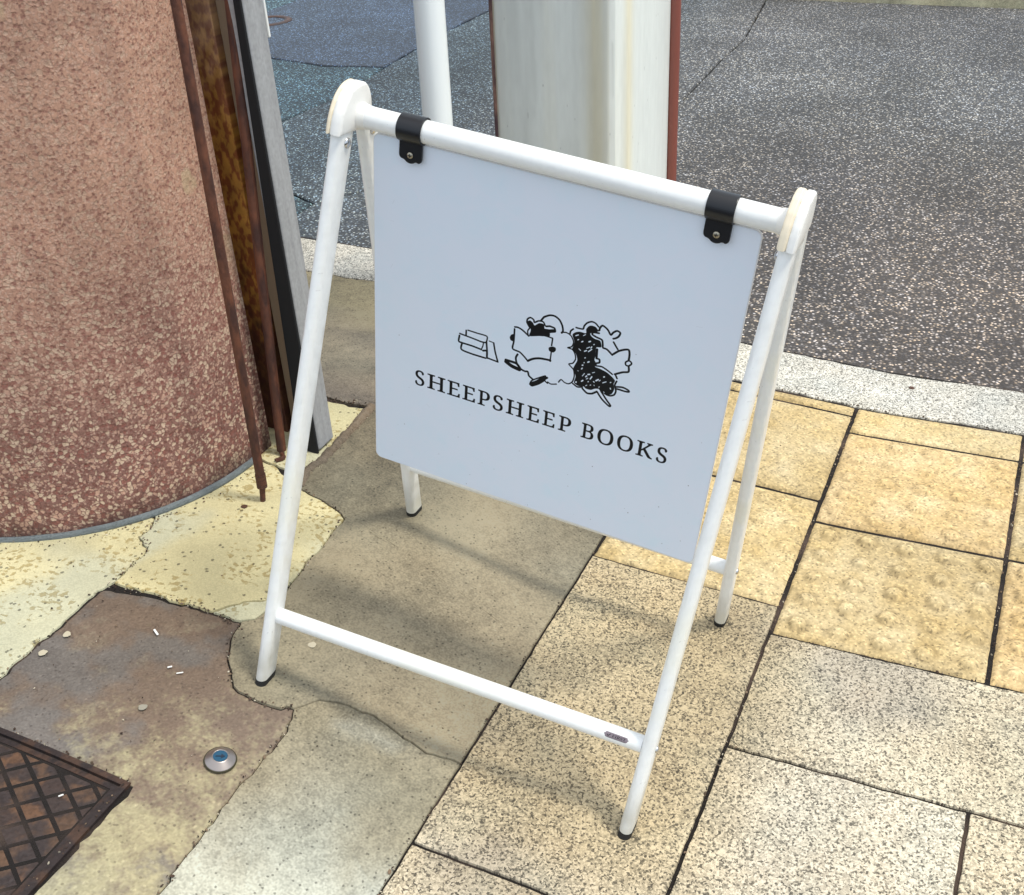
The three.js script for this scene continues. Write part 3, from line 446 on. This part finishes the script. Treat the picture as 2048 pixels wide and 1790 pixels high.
// ---------------------------------------------------------------- steel column, its drain pipe and the white pole
{
  const w = 0.225, d = 0.322, r = 0.02, t = thing('steel_column', 'large cream painted square steel column with rounded edges, behind the sign board', 'column', [-0.431 - w / 2, 0.05, -0.546 - d / 2]);
  const P = []; for (const [cx, cy, a] of [[w / 2 - r, d / 2 - r, 0], [-w / 2 + r, d / 2 - r, 1], [-w / 2 + r, -d / 2 + r, 2], [w / 2 - r, -d / 2 + r, 3]]) for (let k = 0; k <= 6; k++) { const b = (a + k / 6) * Math.PI / 2; P.push(new THREE.Vector2(cx + r * Math.cos(b), cy + r * Math.sin(b))); }
  const g = new THREE.ExtrudeGeometry(new THREE.Shape(P), { depth: 3.2, bevelEnabled: false, curveSegments: 4 }); g.rotateX(-Math.PI / 2); g.translate(0, -0.03, 0);
  g.deleteAttribute('uv'); const gg = toCreasedNormals(g, 0.6); const n = gg.attributes.normal;
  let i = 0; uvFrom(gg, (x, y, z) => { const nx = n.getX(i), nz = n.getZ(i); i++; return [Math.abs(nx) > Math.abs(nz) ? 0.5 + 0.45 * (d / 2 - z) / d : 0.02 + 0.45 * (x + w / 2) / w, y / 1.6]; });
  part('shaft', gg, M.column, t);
  part('base_plate', box(-w / 2 - 0.02, w / 2 + 0.02, -0.03, 0.012, -d / 2 - 0.02, d / 2 + 0.02, 0.003), M.column, t);
  const es = uvFrom(box(-w / 2 - 0.002, -w / 2 + 0.010, 0.2, 3.1, d / 2 - 0.016, d / 2 - 0.006, 0.003), (x, y) => [x * 9, y / 1.3]); part('rusted_edge', es, texMat(T_RODRUST, 0.7, 0.001, [1.9, 3.2, 5]), t);
}
{
  const t = thing('drain_pipe', 'thin red brown pipe standing beside the cream steel column', 'pipe', [-0.4255, 0.046, -0.862]);
  part('pipe', uvFrom(rod([0, -0.03, 0], [0, 3.1, 0], 0.0105), (x, y, z) => [Math.atan2(z, x) * 0.2, y]), M.brownPipe, t); part('shoe', rod([0, -0.01, 0], [0, 0.03, 0], 0.0135), M.brownPipe, t);
}
{
  const t = thing('white_pole', 'slim round white painted pole standing behind the left end of the sign', 'pole', [-0.683, 0.096, -0.389]);
  part('pole', rod([0, -0.02, 0], [0, 3.0, 0], 0.0246, 32), M.pole, t); part('base_collar', rod([0, -0.01, 0], [0, 0.05, 0], 0.031, 32, 0.028), M.pole, t);
}
// ---------------------------------------------------------------- the folding A-frame sign
const sign = thing('folding_sign', 'white tubular A-frame pavement sign with hanging shop board', 'sign', [-0.3209, 0.0446, 0.2107]);
sign.rotation.order = 'YXZ'; sign.rotation.set(-0.001, -0.0045, -0.1457);
{
  const W = 0.5057, D = 0.4141, HT = 0.7332, RY0 = 0.6974;
  const legShape = new THREE.Shape(), lw = 0.0166, lr = 0.0078;            // flat-sided oval tube
  legShape.absarc(0, lw - lr, lr, 0, Math.PI); legShape.absarc(0, -lw + lr, lr, Math.PI, 2 * Math.PI); legShape.closePath();
  const legGeo = (zf, y0, y1) => { // zf(y): centre line, cut level at both ends
    let g = new THREE.ExtrudeGeometry(legShape, { depth: y1 - y0, bevelEnabled: false, steps: 60, curveSegments: 14 }); g.rotateX(-Math.PI / 2); const p = g.attributes.position;
    for (let i = 0; i < p.count; i++) { const y = p.getY(i) + y0; p.setY(i, y); p.setZ(i, p.getZ(i) + zf(y)); }
    g.deleteAttribute('normal'); g = toCreasedNormals(g, 0.6); { const q = g.attributes.position, col = new Float32Array(q.count * 3); for (let i = 0; i < q.count; i++) { const y = q.getY(i), a = fbm(y * 60, q.getZ(i) * 90 + 5, 591, 3), d = 0.34 * smooth(0.075, 0.0, y - 0.03 * a) * (0.4 + a) + 0.04 * smooth(0.66, 0.72, a); col.set([1 - d, 1 - d * 1.05, 1 - d * 1.2], 3 * i); } g.setAttribute('color', new THREE.BufferAttribute(col, 3)); }
    return uvFrom(g, (x, y, z) => [x * 3 + z * 3, y * 2]);
  };
  for (const sx of [-1, 1]) for (const sz of [1, -1]) {
    const x = sx * W / 2 + (sz < 0 ? -sx * 0.001 : 0), zf = (y) => sz * (D / 2 * (1 - y / HT) + 0.012 * y / HT), top = sz > 0 ? 0.69 : 0.682;
    const g = legGeo(zf, 0.0045, top); g.translate(x, 0, 0); const leg = part('leg', g, M.paintLeg, sign);
    const f = legGeo(zf, -0.0035, 0.0065); f.scale(1.04, 1, 1.0); f.translate(x, 0, 0); part('rubber_foot', f, M.rubber, leg);
    const by = 0.674, bolt = new THREE.SphereGeometry(0.0062, 20, 10, 0, Math.PI * 2, 0, Math.PI / 2); bolt.scale(1, 0.62, 1); bolt.rotateZ(sx * Math.PI / 2); bolt.translate(x - sx * lr, by, zf(by)); part('bolt', bolt, M.chrome, leg);
    const sy = sx < 0 ? (sz > 0 ? 0.0928 : 0.1085) : (sz > 0 ? 0.1127 : 0.1185), b2 = new THREE.SphereGeometry(0.0042, 16, 8, 0, Math.PI * 2, 0, Math.PI / 2); b2.scale(1, 0.8, 1); b2.rotateZ(-sx * Math.PI / 2); b2.translate(x + sx * lr, sy, zf(sy)); part('stretcher_bolt', b2, M.chrome, leg);
  }
  const stretch = (sz) => { const yl = sz > 0 ? 0.0928 : 0.1085, yr = sz > 0 ? 0.1127 : 0.1185, z = (y) => sz * (D / 2 * (1 - y / HT) + 0.012 * y / HT); return uvFrom(rod([-W / 2 + 0.008, yl, z(yl)], [W / 2 - 0.008, yr, z(yr)], 0.0104, 28), (x, y, zz) => [x * 2, (y + zz) * 3]); };
  const fs = part('stretcher', stretch(1), M.paint, sign); part('stretcher', stretch(-1), M.paint, sign);
  part('top_rail', uvFrom(rod([-W / 2 + 0.008, RY0, 0], [W / 2 - 0.008, RY0, 0], 0.0129, 32), (x, y, z) => [x * 2, (y + z) * 3]), M.paint, sign);
  // moulded end caps: two shells with a seam between them
  const capShell = (x0, x1, k) => {
    const s = new THREE.Shape(), zc = 0.003; const a = 0.0265 * k, yb = 0.684, yt = HT + 0.006 * (k - 1);
    s.moveTo(0.0440, yb + 0.004); s.bezierCurveTo(0.0385, yb + 0.032, zc + 0.02, yt, zc - 0.002, yt); s.bezierCurveTo(zc - 0.02, yt, zc - a - 0.001, yb + 0.03, zc - a + 0.001, yb + 0.008); s.lineTo(zc - 0.004, yb + 0.006); s.lineTo(zc + 0.001, yb); s.closePath();
    const r = 0.0031, g = new THREE.ExtrudeGeometry(s, { depth: x1 - x0 - 2 * r, bevelEnabled: true, bevelThickness: r, bevelSize: r, bevelOffset: -r * 0.4, bevelSegments: 4, curveSegments: 16 }); g.rotateY(-Math.PI / 2); g.translate(x1 - r, 0, 0);
    g.deleteAttribute('normal'); return toCreasedNormals(g, 0.9);
  };
  for (const sx of [-1, 1]) {
    const x = sx * (W / 2);
    const inner = sx < 0 ? [x - 0.0048, x + 0.0098] : [x - 0.0094, x + 0.0002], outer = sx < 0 ? [x - 0.0099, x - 0.0045] : [x - 0.0001, x + 0.0098];
    const cap = part('end_cap', capShell(inner[0], inner[1], 1), sx < 0 ? M.cap : M.capYellow, sign); part('cap_cover', capShell(outer[0], outer[1], 1.0), sx < 0 ? M.capYellow : M.cap, cap);
    part('collar', rod([x - sx * 0.0095, RY0, 0], [x - sx * 0.019, RY0, 0], 0.0152, 28, 0.0134), M.cap, cap);
  }
  // black clamps with a tab and a screw
  for (const cx of [-0.1776, 0.1758]) {
    const band = new THREE.Shape(); band.absarc(0, 0, 0.0154, 0, Math.PI * 2); const hole = new THREE.Path(); hole.absarc(0, 0, 0.013, 0, Math.PI * 2, true); band.holes.push(hole);
    const bg = new THREE.ExtrudeGeometry(band, { depth: 0.0285, bevelEnabled: true, bevelThickness: 0.0008, bevelSize: 0.0006, bevelOffset: -0.0006, bevelSegments: 2, curveSegments: 28 }); bg.rotateY(Math.PI / 2); bg.translate(cx - 0.0142, RY0, 0);
    const ts = new THREE.Shape(), hw = 0.0142; ts.moveTo(-hw, -0.006); ts.lineTo(-hw, -0.028); ts.quadraticCurveTo(-hw, -0.0335, -hw + 0.004, -0.0342); ts.quadraticCurveTo(-0.007, -0.0345, -0.005, -0.0368); ts.quadraticCurveTo(0, -0.0395, 0.005, -0.0368); ts.quadraticCurveTo(0.007, -0.0345, hw - 0.004, -0.0362); ts.quadraticCurveTo(hw, -0.0355, hw, -0.031); ts.lineTo(hw, -0.006); ts.closePath();
    const tg = new THREE.ExtrudeGeometry(ts, { depth: 0.002, bevelEnabled: true, bevelThickness: 0.0007, bevelSize: 0.0007, bevelOffset: -0.0007, bevelSegments: 2 }); tg.translate(cx, RY0, 0.0033);
    const clamp_ = part('clamp', mergeGeometries([bg.toNonIndexed ? (bg.index ? bg.toNonIndexed() : bg) : bg, tg.index ? tg.toNonIndexed() : tg]), M.black, sign);
    const sc = new THREE.SphereGeometry(0.0038, 16, 8, 0, Math.PI * 2, 0, Math.PI / 2); sc.scale(1, 0.45, 1); sc.rotateX(Math.PI / 2); sc.translate(cx, RY0 - 0.0285, 0.0062); part('screw', sc, M.screw, clamp_);
    part('screw_slot', new THREE.BoxGeometry(0.0042, 0.0008, 0.0006).translate(cx, RY0 - 0.0285, 0.0079), M.black, clamp_);
    part('screw_slot', new THREE.BoxGeometry(0.0008, 0.0042, 0.0006).translate(cx, RY0 - 0.0285, 0.0078), M.black, clamp_);
  }
  // hanging board
  const bx0 = -0.2275, bx1 = 0.2213, d0 = 0.0145, d1 = 0.4758, phi = -0.0662;
  const rr = (x0, x1, y0, y1, r) => { const s = new THREE.Shape(); s.moveTo(x0 + r, y0); s.lineTo(x1 - r, y0); s.absarc(x1 - r, y0 + r, r, -Math.PI / 2, 0); s.lineTo(x1, y1 - r); s.absarc(x1 - r, y1 - r, r, 0, Math.PI / 2); s.lineTo(x0 + r, y1); s.absarc(x0 + r, y1 - r, r, Math.PI / 2, Math.PI); s.lineTo(x0, y0 + r); s.absarc(x0 + r, y0 + r, r, Math.PI, 1.5 * Math.PI); return s; };
  const pg = new THREE.ExtrudeGeometry(rr(bx0, bx1, -d1, -d0, 0.009), { depth: 0.0026, bevelEnabled: true, bevelThickness: 0.0004, bevelSize: 0.0004, bevelOffset: -0.0004, bevelSegments: 2, curveSegments: 10 }); pg.translate(0, 0, -0.0012);
  const board = part('board', pg, M.panel, sign, 'white hanging board with shop name and sheep drawing'); board.position.set(0, RY0, 0); board.rotation.x = -phi;
  // printed face: lettering and line drawing
  const S = 4320, cw = Math.round((bx1 - bx0) * S), chh = Math.round((d1 - d0) * S), cv = document.createElement('canvas'); cv.width = cw; cv.height = chh; const c = cv.getContext('2d');
  c.fillStyle = '#dfe7f4'; c.fillRect(0, 0, cw, chh);
  const X = (v) => v * 1e-4 * S, Y = (v) => (v * 1e-4 - d0) * S, ink = '#06080f'; c.strokeStyle = c.fillStyle = ink; c.lineCap = c.lineJoin = 'round';
  const curve = (a, close) => { const n = a.length / 2, P = (i) => { i = close ? (i + n) % n : clamp(i, 0, n - 1); return [X(a[2 * i]), Y(a[2 * i + 1])]; }; c.beginPath(); c.moveTo(...P(0)); for (let i = 0; i < (close ? n : n - 1); i++) { const p0 = P(i - 1), p1 = P(i), p2 = P(i + 1), p3 = P(i + 2), k = 1 / 7; c.bezierCurveTo(p1[0] + (p2[0] - p0[0]) * k, p1[1] + (p2[1] - p0[1]) * k, p2[0] - (p3[0] - p1[0]) * k, p2[1] - (p3[1] - p1[1]) * k, p2[0], p2[1]); } };
  for (const a of FILLS) { curve(a, true); c.fill(); }
  for (const [w, a] of STROKES) { c.lineWidth = w * 0.365; curve(a, false); c.stroke(); }
  c.strokeStyle = '#dfe7f4'; for (const a of FLECKS) { c.lineWidth = 4 + 4 * rnd(); curve(a, false); c.stroke(); }
  c.strokeStyle = ink;
  for (let i = 0; i < 900; i++) { const x = rnd() * cw, y = rnd() * chh; c.fillStyle = rnd() < 0.5 ? 'rgba(120,130,150,0.005)' : 'rgba(255,255,255,0.007)'; const r = 20 + 160 * rnd() * rnd(); c.beginPath(); c.ellipse(x, y, r, r * (0.3 + rnd()), rnd() * 3, 0, 7); c.fill(); }
  for (let i = 0; i < 46; i++) { c.fillStyle = `rgba(70,70,75,${0.12 + 0.3 * rnd()})`; c.beginPath(); c.arc(rnd() * cw, chh * (1 - rnd() * rnd()), 1 + 2.6 * rnd(), 0, 7); c.fill(); }
  for (let i = 0; i < 16; i++) { c.strokeStyle = `rgba(110,112,120,${0.08 + 0.1 * rnd()})`; c.lineWidth = 1.5; const x = rnd() * cw, y = rnd() * chh; c.beginPath(); c.moveTo(x, y); c.lineTo(x + 60 * (rnd() - 0.5), y + 30 * rnd()); c.stroke(); }
  c.strokeStyle = c.fillStyle = ink;
  const LET = [['S', -0.1696, -0.1570], ['H', -0.1521, -0.1275], ['E', -0.1240, -0.1068], ['E', -0.1028, -0.0858], ['P', -0.0818, -0.0660], ['S', -0.0612, -0.0480], ['H', -0.0430, -0.0200], ['E', -0.0152, 0.0010], ['E', 0.0058, 0.0216], ['P', 0.0268, 0.0425], ['B', 0.0566, 0.0722], ['O', 0.0776, 0.0974], ['O', 0.1029, 0.1224], ['K', 0.1274, 0.1478], ['S', 0.1528, 0.1652]];
  const TALL = 0.0214, fs0 = 0.0266 / 0.71 * S; c.font = `${fs0}px serif`; c.textBaseline = 'alphabetic';
  for (const [ch, x0, x1] of LET) { const m = c.measureText(ch), l = m.actualBoundingBoxLeft, r = m.actualBoundingBoxRight, wd = (l + r) || m.width, hh = m.actualBoundingBoxAscent || fs0 * 0.7, tall = 'SO'.includes(ch) ? TALL * 1.04 : TALL; c.save(); c.translate((x0 - bx0) * S, (0.3372 - d0) * S + ('SO'.includes(ch) ? 2 : 0)); c.scale((x1 - x0) * S / wd, tall * S / hh); c.lineWidth = 3.4; c.fillText(ch, l || 0, 0); c.strokeText(ch, l || 0, 0); c.restore(); }
  const tex = new THREE.CanvasTexture(cv); tex.colorSpace = THREE.SRGBColorSpace; tex.anisotropy = 8;
  const fg = new THREE.ShapeGeometry(rr(bx0 + 0.001, bx1 - 0.001, -d1 + 0.001, -d0 - 0.001, 0.0085), 10); uvFrom(fg, (x, y) => [(x - bx0) / (bx1 - bx0), (y + d1) / (d1 - d0)]); fg.translate(0, 0, 0.0021);
  part('printed_face', fg, new THREE.MeshPhysicalMaterial({ map: tex, roughness: 0.4, specularIntensity: 0.45 }), board);
  // maker's label on the front stretcher
  const lc = document.createElement('canvas'); lc.width = 512; lc.height = 160; const q = lc.getContext('2d'); q.fillStyle = '#7f737b'; q.fillRect(0, 0, 512, 160); q.strokeStyle = '#1a1416'; q.lineWidth = 22; q.strokeRect(-2, -2, 516, 164); q.fillStyle = '#120e12'; q.font = 'bold 96px serif'; q.textBaseline = 'middle'; q.fillText('FIRST', 168, 88); q.lineWidth = 17; q.beginPath(); q.moveTo(62, 84); q.lineTo(88, 116); q.lineTo(140, 48); q.stroke();
  const lt = new THREE.CanvasTexture(lc); lt.colorSpace = THREE.SRGBColorSpace;
  const R = 0.01055, lx0 = 0.199, lx1 = 0.229, pp = [], uu = [], ii = [], N = 14, hgt = 0.0078;
  const yAt = (x) => lerp(0.0928, 0.1127, (x + W / 2) / W), zAt = (y) => D / 2 * (1 - y / HT) + 0.012 * y / HT;
  for (let i = 0; i <= N; i++) { const t = i / N, x = lerp(lx0, lx1, t), e = Math.min(t, 1 - t) * (lx1 - lx0), hr = hgt / 2, k = e < hr ? Math.sqrt(1 - (1 - e / hr) ** 2) : 1; for (let j = 0; j <= 6; j++) { const v = j / 6, ang = 0.62 + ((v - 0.5) * hgt * Math.max(k, 0.02)) / R, y = yAt(x); pp.push(x, y + R * Math.sin(ang), zAt(y) + R * Math.cos(ang)); uu.push(t, 0.5 + (v - 0.5) * k); if (i && j) { const a = i * 7 + j; ii.push(a - 8, a - 1, a - 7, a - 7, a - 1, a); } } }
  const lg = new THREE.BufferGeometry(); lg.setAttribute('position', new THREE.Float32BufferAttribute(pp, 3)); lg.setAttribute('uv', new THREE.Float32BufferAttribute(uu, 2)); lg.setIndex(ii); lg.computeVertexNormals(); part('maker_label', lg, new THREE.MeshStandardMaterial({ map: lt, roughness: 0.4, side: THREE.DoubleSide }), fs);
}
// ---------------------------------------------------------------- access cover, survey marker, valve cover
{
  const y0 = 0.1, t = thing('access_cover', 'rusty steel access cover with raised diamond studs set in the stained slab', 'access cover', [-0.614, H(-0.66), 0.633]);
  const tilt = (g) => { const p = g.attributes.position; for (let i = 0; i < p.count; i++) p.setY(i, p.getY(i) + H(p.getX(i) - 0.614) - H(-0.66)); g.computeVertexNormals(); return g; };
  const bar = (x0, x1, z0, z1, yb, yt) => { const g = new THREE.BoxGeometry(x1 - x0, yt - yb, z1 - z0, 24, 1, 24); g.translate((x0 + x1) / 2, (yb + yt) / 2, (z0 + z1) / 2); uvBox; return tilt(uvFrom(g, (x, y, z) => [x * 4, z * 4])); };
  part('frame', mergeGeometries([bar(-0.27, -0.001, 0.001, 0.0085, -0.03, 0.0), bar(-0.0085, -0.001, 0.0085, 0.34, -0.03, 0.0)]), M.iron, t);
  part('rim', mergeGeometries([bar(-0.27, -0.0105, 0.0105, 0.0175, -0.03, -0.003), bar(-0.0175, -0.0105, 0.0175, 0.34, -0.03, -0.003)]), M.iron, t);
  part('plate', bar(-0.27, -0.008, 0.008, 0.34, -0.035, -0.007), M.iron, t);
  // studs on a skewed lattice, cut off by the rim
  const n1 = [0.0195, -0.0202], n2 = [0.0245, 0.0155], o = [-0.738 + 0.614, 0.682 - 0.633], k = 0.455;
  const clip = (P, ax, lim, sgn) => { const Q = []; for (let i = 0; i < P.length; i++) { const a = P[i], b = P[(i + 1) % P.length], da = sgn * (a[ax] - lim), db = sgn * (b[ax] - lim); if (da >= 0) Q.push(a); if (da * db < 0) { const f = da / (da - db); Q.push([lerp(a[0], b[0], f), lerp(a[1], b[1], f)]); } } return Q; };
  const variants = [M.pad, texMat(T_IRON, 0.55, 0.001, [0.85, 0.82, 0.8]), texMat(T_IRON, 0.6, 0.001, [0.8, 0.8, 0.8])]; let c = 0;
  for (let i = -16; i <= 16; i++) for (let j = -16; j <= 16; j++) {
    const cx = o[0] + i * n1[0] + j * n2[0], cz = o[1] + i * n1[1] + j * n2[1]; let P = [[-k, -k], [k, -k], [k, k], [-k, k]].map(([a, b]) => [cx + a * n1[0] + b * n2[0], cz + a * n1[1] + b * n2[1]]);
    P = clip(clip(clip(clip(P, 0, -0.0195, -1), 1, 0.0195, 1), 0, -0.2, 1), 1, 0.21, -1); if (P.length < 3) continue;
    let V = P.map(([x, z]) => new THREE.Vector2(x, -z)); const ar = THREE.ShapeUtils.area(V); if (Math.abs(ar) < 6e-5) continue; if (ar < 0) V.reverse();
    const g = new THREE.ExtrudeGeometry(new THREE.Shape(V), { depth: 0.003, bevelEnabled: true, bevelThickness: 0.0016, bevelSize: 0.0016, bevelOffset: -0.0018, bevelSegments: 1 }); g.rotateX(-Math.PI / 2); g.translate(0, -0.0085, 0);
    part('stud', tilt(uvFrom(g, (x, y, z) => [x * 4 + 0.3, z * 4])), variants[(c++ * 7 + i) % 3 < 0 ? 0 : (c * 7 + i + 20) % 3], t);
  }
}
{
  const t = thing('survey_marker', 'small domed steel marker with a blue centre on the concrete', 'survey marker', [-0.545, H(-0.545), 0.556]); t.rotation.z = -0.2;
  const prof = [[0.0185, -0.004], [0.0188, 0.0012], [0.018, 0.0022], [0.0105, 0.0075], [0.0095, 0.0082], [0.0088, 0.0078], [0.0085, 0.0068]].map(([x, y]) => new THREE.Vector2(x, y));
  part('dome', new THREE.LatheGeometry(prof, 48), mat([0.36, 0.32, 0.3], 0.38, { metalness: 0.9 }), t);
  const disc = new THREE.CylinderGeometry(0.0087, 0.0087, 0.002, 32); disc.translate(0, 0.0062, 0); part('blue_centre', disc, mat([0.012, 0.075, 0.14], 0.35), t);
  const arrow = new THREE.Shape(); arrow.moveTo(-0.0055, -0.0008); arrow.lineTo(0.001, -0.0008); arrow.lineTo(0.001, -0.0035); arrow.lineTo(0.0058, 0); arrow.lineTo(0.001, 0.0035); arrow.lineTo(0.001, 0.0008); arrow.lineTo(-0.0055, 0.0008); arrow.closePath();
  const ag = new THREE.ExtrudeGeometry(arrow, { depth: 0.0006, bevelEnabled: false }); ag.rotateX(-Math.PI / 2); ag.rotateY(0.5); ag.translate(0, 0.0071, 0); part('arrow_mark', ag, mat([0.01, 0.02, 0.04], 0.5), t);
  part('seating_ring', new THREE.TorusGeometry(0.0188, 0.0013, 8, 48).rotateX(Math.PI / 2).translate(0, 0.0002, 0), M.moss, t);
}
{
  const t = thing('valve_cover', 'small round rusty valve cover in the road at the frame\'s far edge', 'valve cover', [-3.16, RY, -3.46]);
  const ring = new THREE.LatheGeometry([[0.075, -0.02], [0.075, 0.006], [0.092, 0.008], [0.11, 0.006], [0.112, -0.02]].map(([x, y]) => new THREE.Vector2(x, y)), 48); part('ring', ring, texMat(T_IRON, 0.6, 0.001, [0.7, 0.6, 0.65]), t);
  const lid = new THREE.CylinderGeometry(0.072, 0.072, 0.02, 40); lid.translate(0, -0.008, 0); part('lid', lid, M.iron, t);
}
// ---------------------------------------------------------------- small litter
const flat = (n, r, s) => { const P = []; for (let i = 0; i < n; i++) { const a = i / n * Math.PI * 2, k = r * (0.7 + 0.6 * vn(Math.cos(a) * 1.7 + 5, Math.sin(a) * 1.7 + 5, s)); P.push(new THREE.Vector2(k * Math.cos(a), k * Math.sin(a))); } const g = new THREE.ExtrudeGeometry(new THREE.Shape(P), { depth: 0.0002, bevelEnabled: true, bevelThickness: 0.0006, bevelSize: 0.001, bevelSegments: 2 }); g.rotateX(-Math.PI / 2); return g; };
const lay = (x, z, e = 0.0006) => [x, H(x) + e, z];
tagged('gum_spot', flat(18, 0.0048, 3), M.gum, 'pale flattened gum spot on the concrete right of the front left sign leg', 'gum spot', lay(-0.552, 0.334), 'gum spots trodden into the concrete');
tagged('gum_spot', flat(18, 0.0046, 5), M.gum, 'pale gum spot at the top left edge of the stained slab', 'gum spot', lay(-0.853, 0.466), 'gum spots trodden into the concrete');
tagged('gum_spot', flat(18, 0.0048, 8), M.gum, 'pale gum spot just below another along the left edge of the stained slab', 'gum spot', lay(-0.857, 0.508), 'gum spots trodden into the concrete');
tagged('gum_spot', flat(18, 0.0045, 11), mat([0.3, 0.28, 0.22], 0.8), 'greyish gum spot in the middle of the stained slab', 'gum spot', lay(-0.677, 0.532), 'gum spots trodden into the concrete');
const sliver = (l, w, h = 0.0012) => new RoundedBoxGeometry(l, h, w, 2, 0.0005);
{ const m = tagged('paper_scrap', sliver(0.014, 0.003), M.scrap, 'thin white paper strip on the upper part of the stained slab', 'scrap', lay(-0.747, 0.413, 0.001), 'small white paper scraps'); m.rotation.y = -0.55; }
{ const m = tagged('paper_scrap', sliver(0.006, 0.0025), M.scrap, 'tiny white scrap near the middle of the stained slab', 'scrap', lay(-0.69, 0.459, 0.001), 'small white paper scraps'); m.rotation.y = 0.7; }
{ const m = tagged('paper_scrap', sliver(0.009, 0.0018), M.scrap, 'tiny white sliver right of the middle of the stained slab', 'scrap', lay(-0.672, 0.462, 0.001), 'small white paper scraps'); m.rotation.y = 0.6; }
{ const m = tagged('paper_scrap', sliver(0.006, 0.002, 0.0013), M.scrap, 'bent white scrap lying on the studs of the access cover', 'scrap', [-0.672, H(-0.672) + 0.001, 0.686], 'small white paper scraps'); m.rotation.y = 0.9; }
tagged('dry_leaf', flat(14, 0.0042, 21), M.leaf, 'small dark leaf bit on the pale kerb stone', 'leaf', lay(0.084, -0.809), 'dry leaf bits on the pavement');
tagged('dry_leaf', flat(14, 0.0038, 23), M.leaf, 'small dark leaf bit on the granite inside the sign', 'leaf', lay(-0.204, 0.267), 'dry leaf bits on the pavement');
tagged('dry_leaf', flat(14, 0.004, 25), M.leaf, 'brown leaf bit on the cream slab beside the thin rod', 'leaf', lay(-0.806, 0.118), 'dry leaf bits on the pavement');

{ // grit and crumbs that collect in the cracks, along the wall foot and in the joints: more than anyone could count
  const spots = [], along = (P, n, spread) => { const L = P.slice(1).map((q, i) => Math.hypot(q[0] - P[i][0], q[1] - P[i][1])), T = L.reduce((a, b) => a + b, 0); for (let i = 0; i < n; i++) { let t = rnd() * T, k = 0; while (k < L.length - 1 && t > L[k]) t -= L[k++]; const f = t / L[k], g = () => (rnd() + rnd() + rnd() - 1.5) * spread; spots.push([lerp(P[k][0], P[k + 1][0], f) + g(), lerp(P[k][1], P[k + 1][1], f) + g(), 1]); } };
  along(crack, 70, 0.007); along([[-0.876, 0.367], [-0.874, 0.75]], 60, 0.008); along([[-0.874, 0.36], [-0.766, 0.347], [-0.703, 0.345], [-0.658, 0.346]], 80, 0.007);
  along([[-0.658, 0.29], [-0.641, 0.258], [-0.649, 0.173], [-0.654, 0.079], [-0.667, 0.064], [-0.771, 0.03]], 70, 0.006); along(lobe, 70, 0.006); along([[-0.5, 0.739], [-0.505, 0.574], [-0.503, 0.475], [-0.513, 0.441]], 70, 0.005);
  along([[-0.772, -0.24], [-0.77, 0.03]], 160, 0.012); along([[-0.86, -0.22], [-0.74, -0.245]], 80, 0.012); along([[C, -0.2], [C, 0.8]], 110, 0.004);
  along([[-0.62, 0.63], [-0.62, 0.8]], 30, 0.004); along([[-0.8, 0.632], [-0.615, 0.632]], 30, 0.004); along(wallArc(0.38), 130, 0.010);
  along([[0, -0.69], [0, 0.5]], 150, 0.0028); along([[A, -0.69], [A, 0]], 100, 0.0028); along([[0, 0], [A, 0], [0.5, 0]], 50, 0.003); along([[0, 0.238], [0.5, 0.238]], 40, 0.003); along([[-0.2, -0.702], [0.5, -0.702]], 80, 0.004); along([[-1.5, -0.866], [0.6, -0.866]], 200, 0.008);
  for (let i = 0; i < 90; i++) spots.push([lerp(-1.0, -0.66, rnd()), lerp(0.06, 0.5, rnd()), 0.8]); for (let i = 0; i < 60; i++) spots.push([lerp(-0.87, -0.52, rnd()), lerp(0.36, 0.62, rnd()), 0.6]); for (let i = 0; i < 90; i++) spots.push([lerp(-0.6, 0.5, rnd()), lerp(-0.6, 0.6, rnd()), 0.55]);
  const g = new THREE.IcosahedronGeometry(1, 0), m = new THREE.InstancedMesh(g, mat([1, 1, 1], 0.9), spots.length), e = new THREE.Object3D(), col = new THREE.Color();
  spots.forEach(([x, z, k], i) => { const s = (0.0006 + 0.0016 * rnd() * rnd()) * k; e.position.set(x, H(x) + s * 0.25 + (z < -0.864 ? RY * 0.8 : 0), z); e.rotation.set(rnd() * 6, rnd() * 6, rnd() * 6); e.scale.set(s * (0.8 + rnd()), s * 0.7, s * (0.8 + 0.6 * rnd())); e.updateMatrix(); m.setMatrixAt(i, e.matrix); const t = rnd(), b = 0.5 + rnd(); if (t < 0.55) col.setRGB(0.05 * b, 0.03 * b, 0.02 * b); else if (t < 0.85) col.setRGB(0.16 * b, 0.11 * b, 0.07 * b); else col.setRGB(0.42 * b, 0.37 * b, 0.28 * b); m.setColorAt(i, col); });
  m.name = 'grit'; m.castShadow = m.receiveShadow = true; m.userData = { label: 'dark grit and crumbs in the joints and cracks of the pavement', category: 'grit', kind: 'stuff' }; scene.add(m);
}

renderer.render(scene, camera);
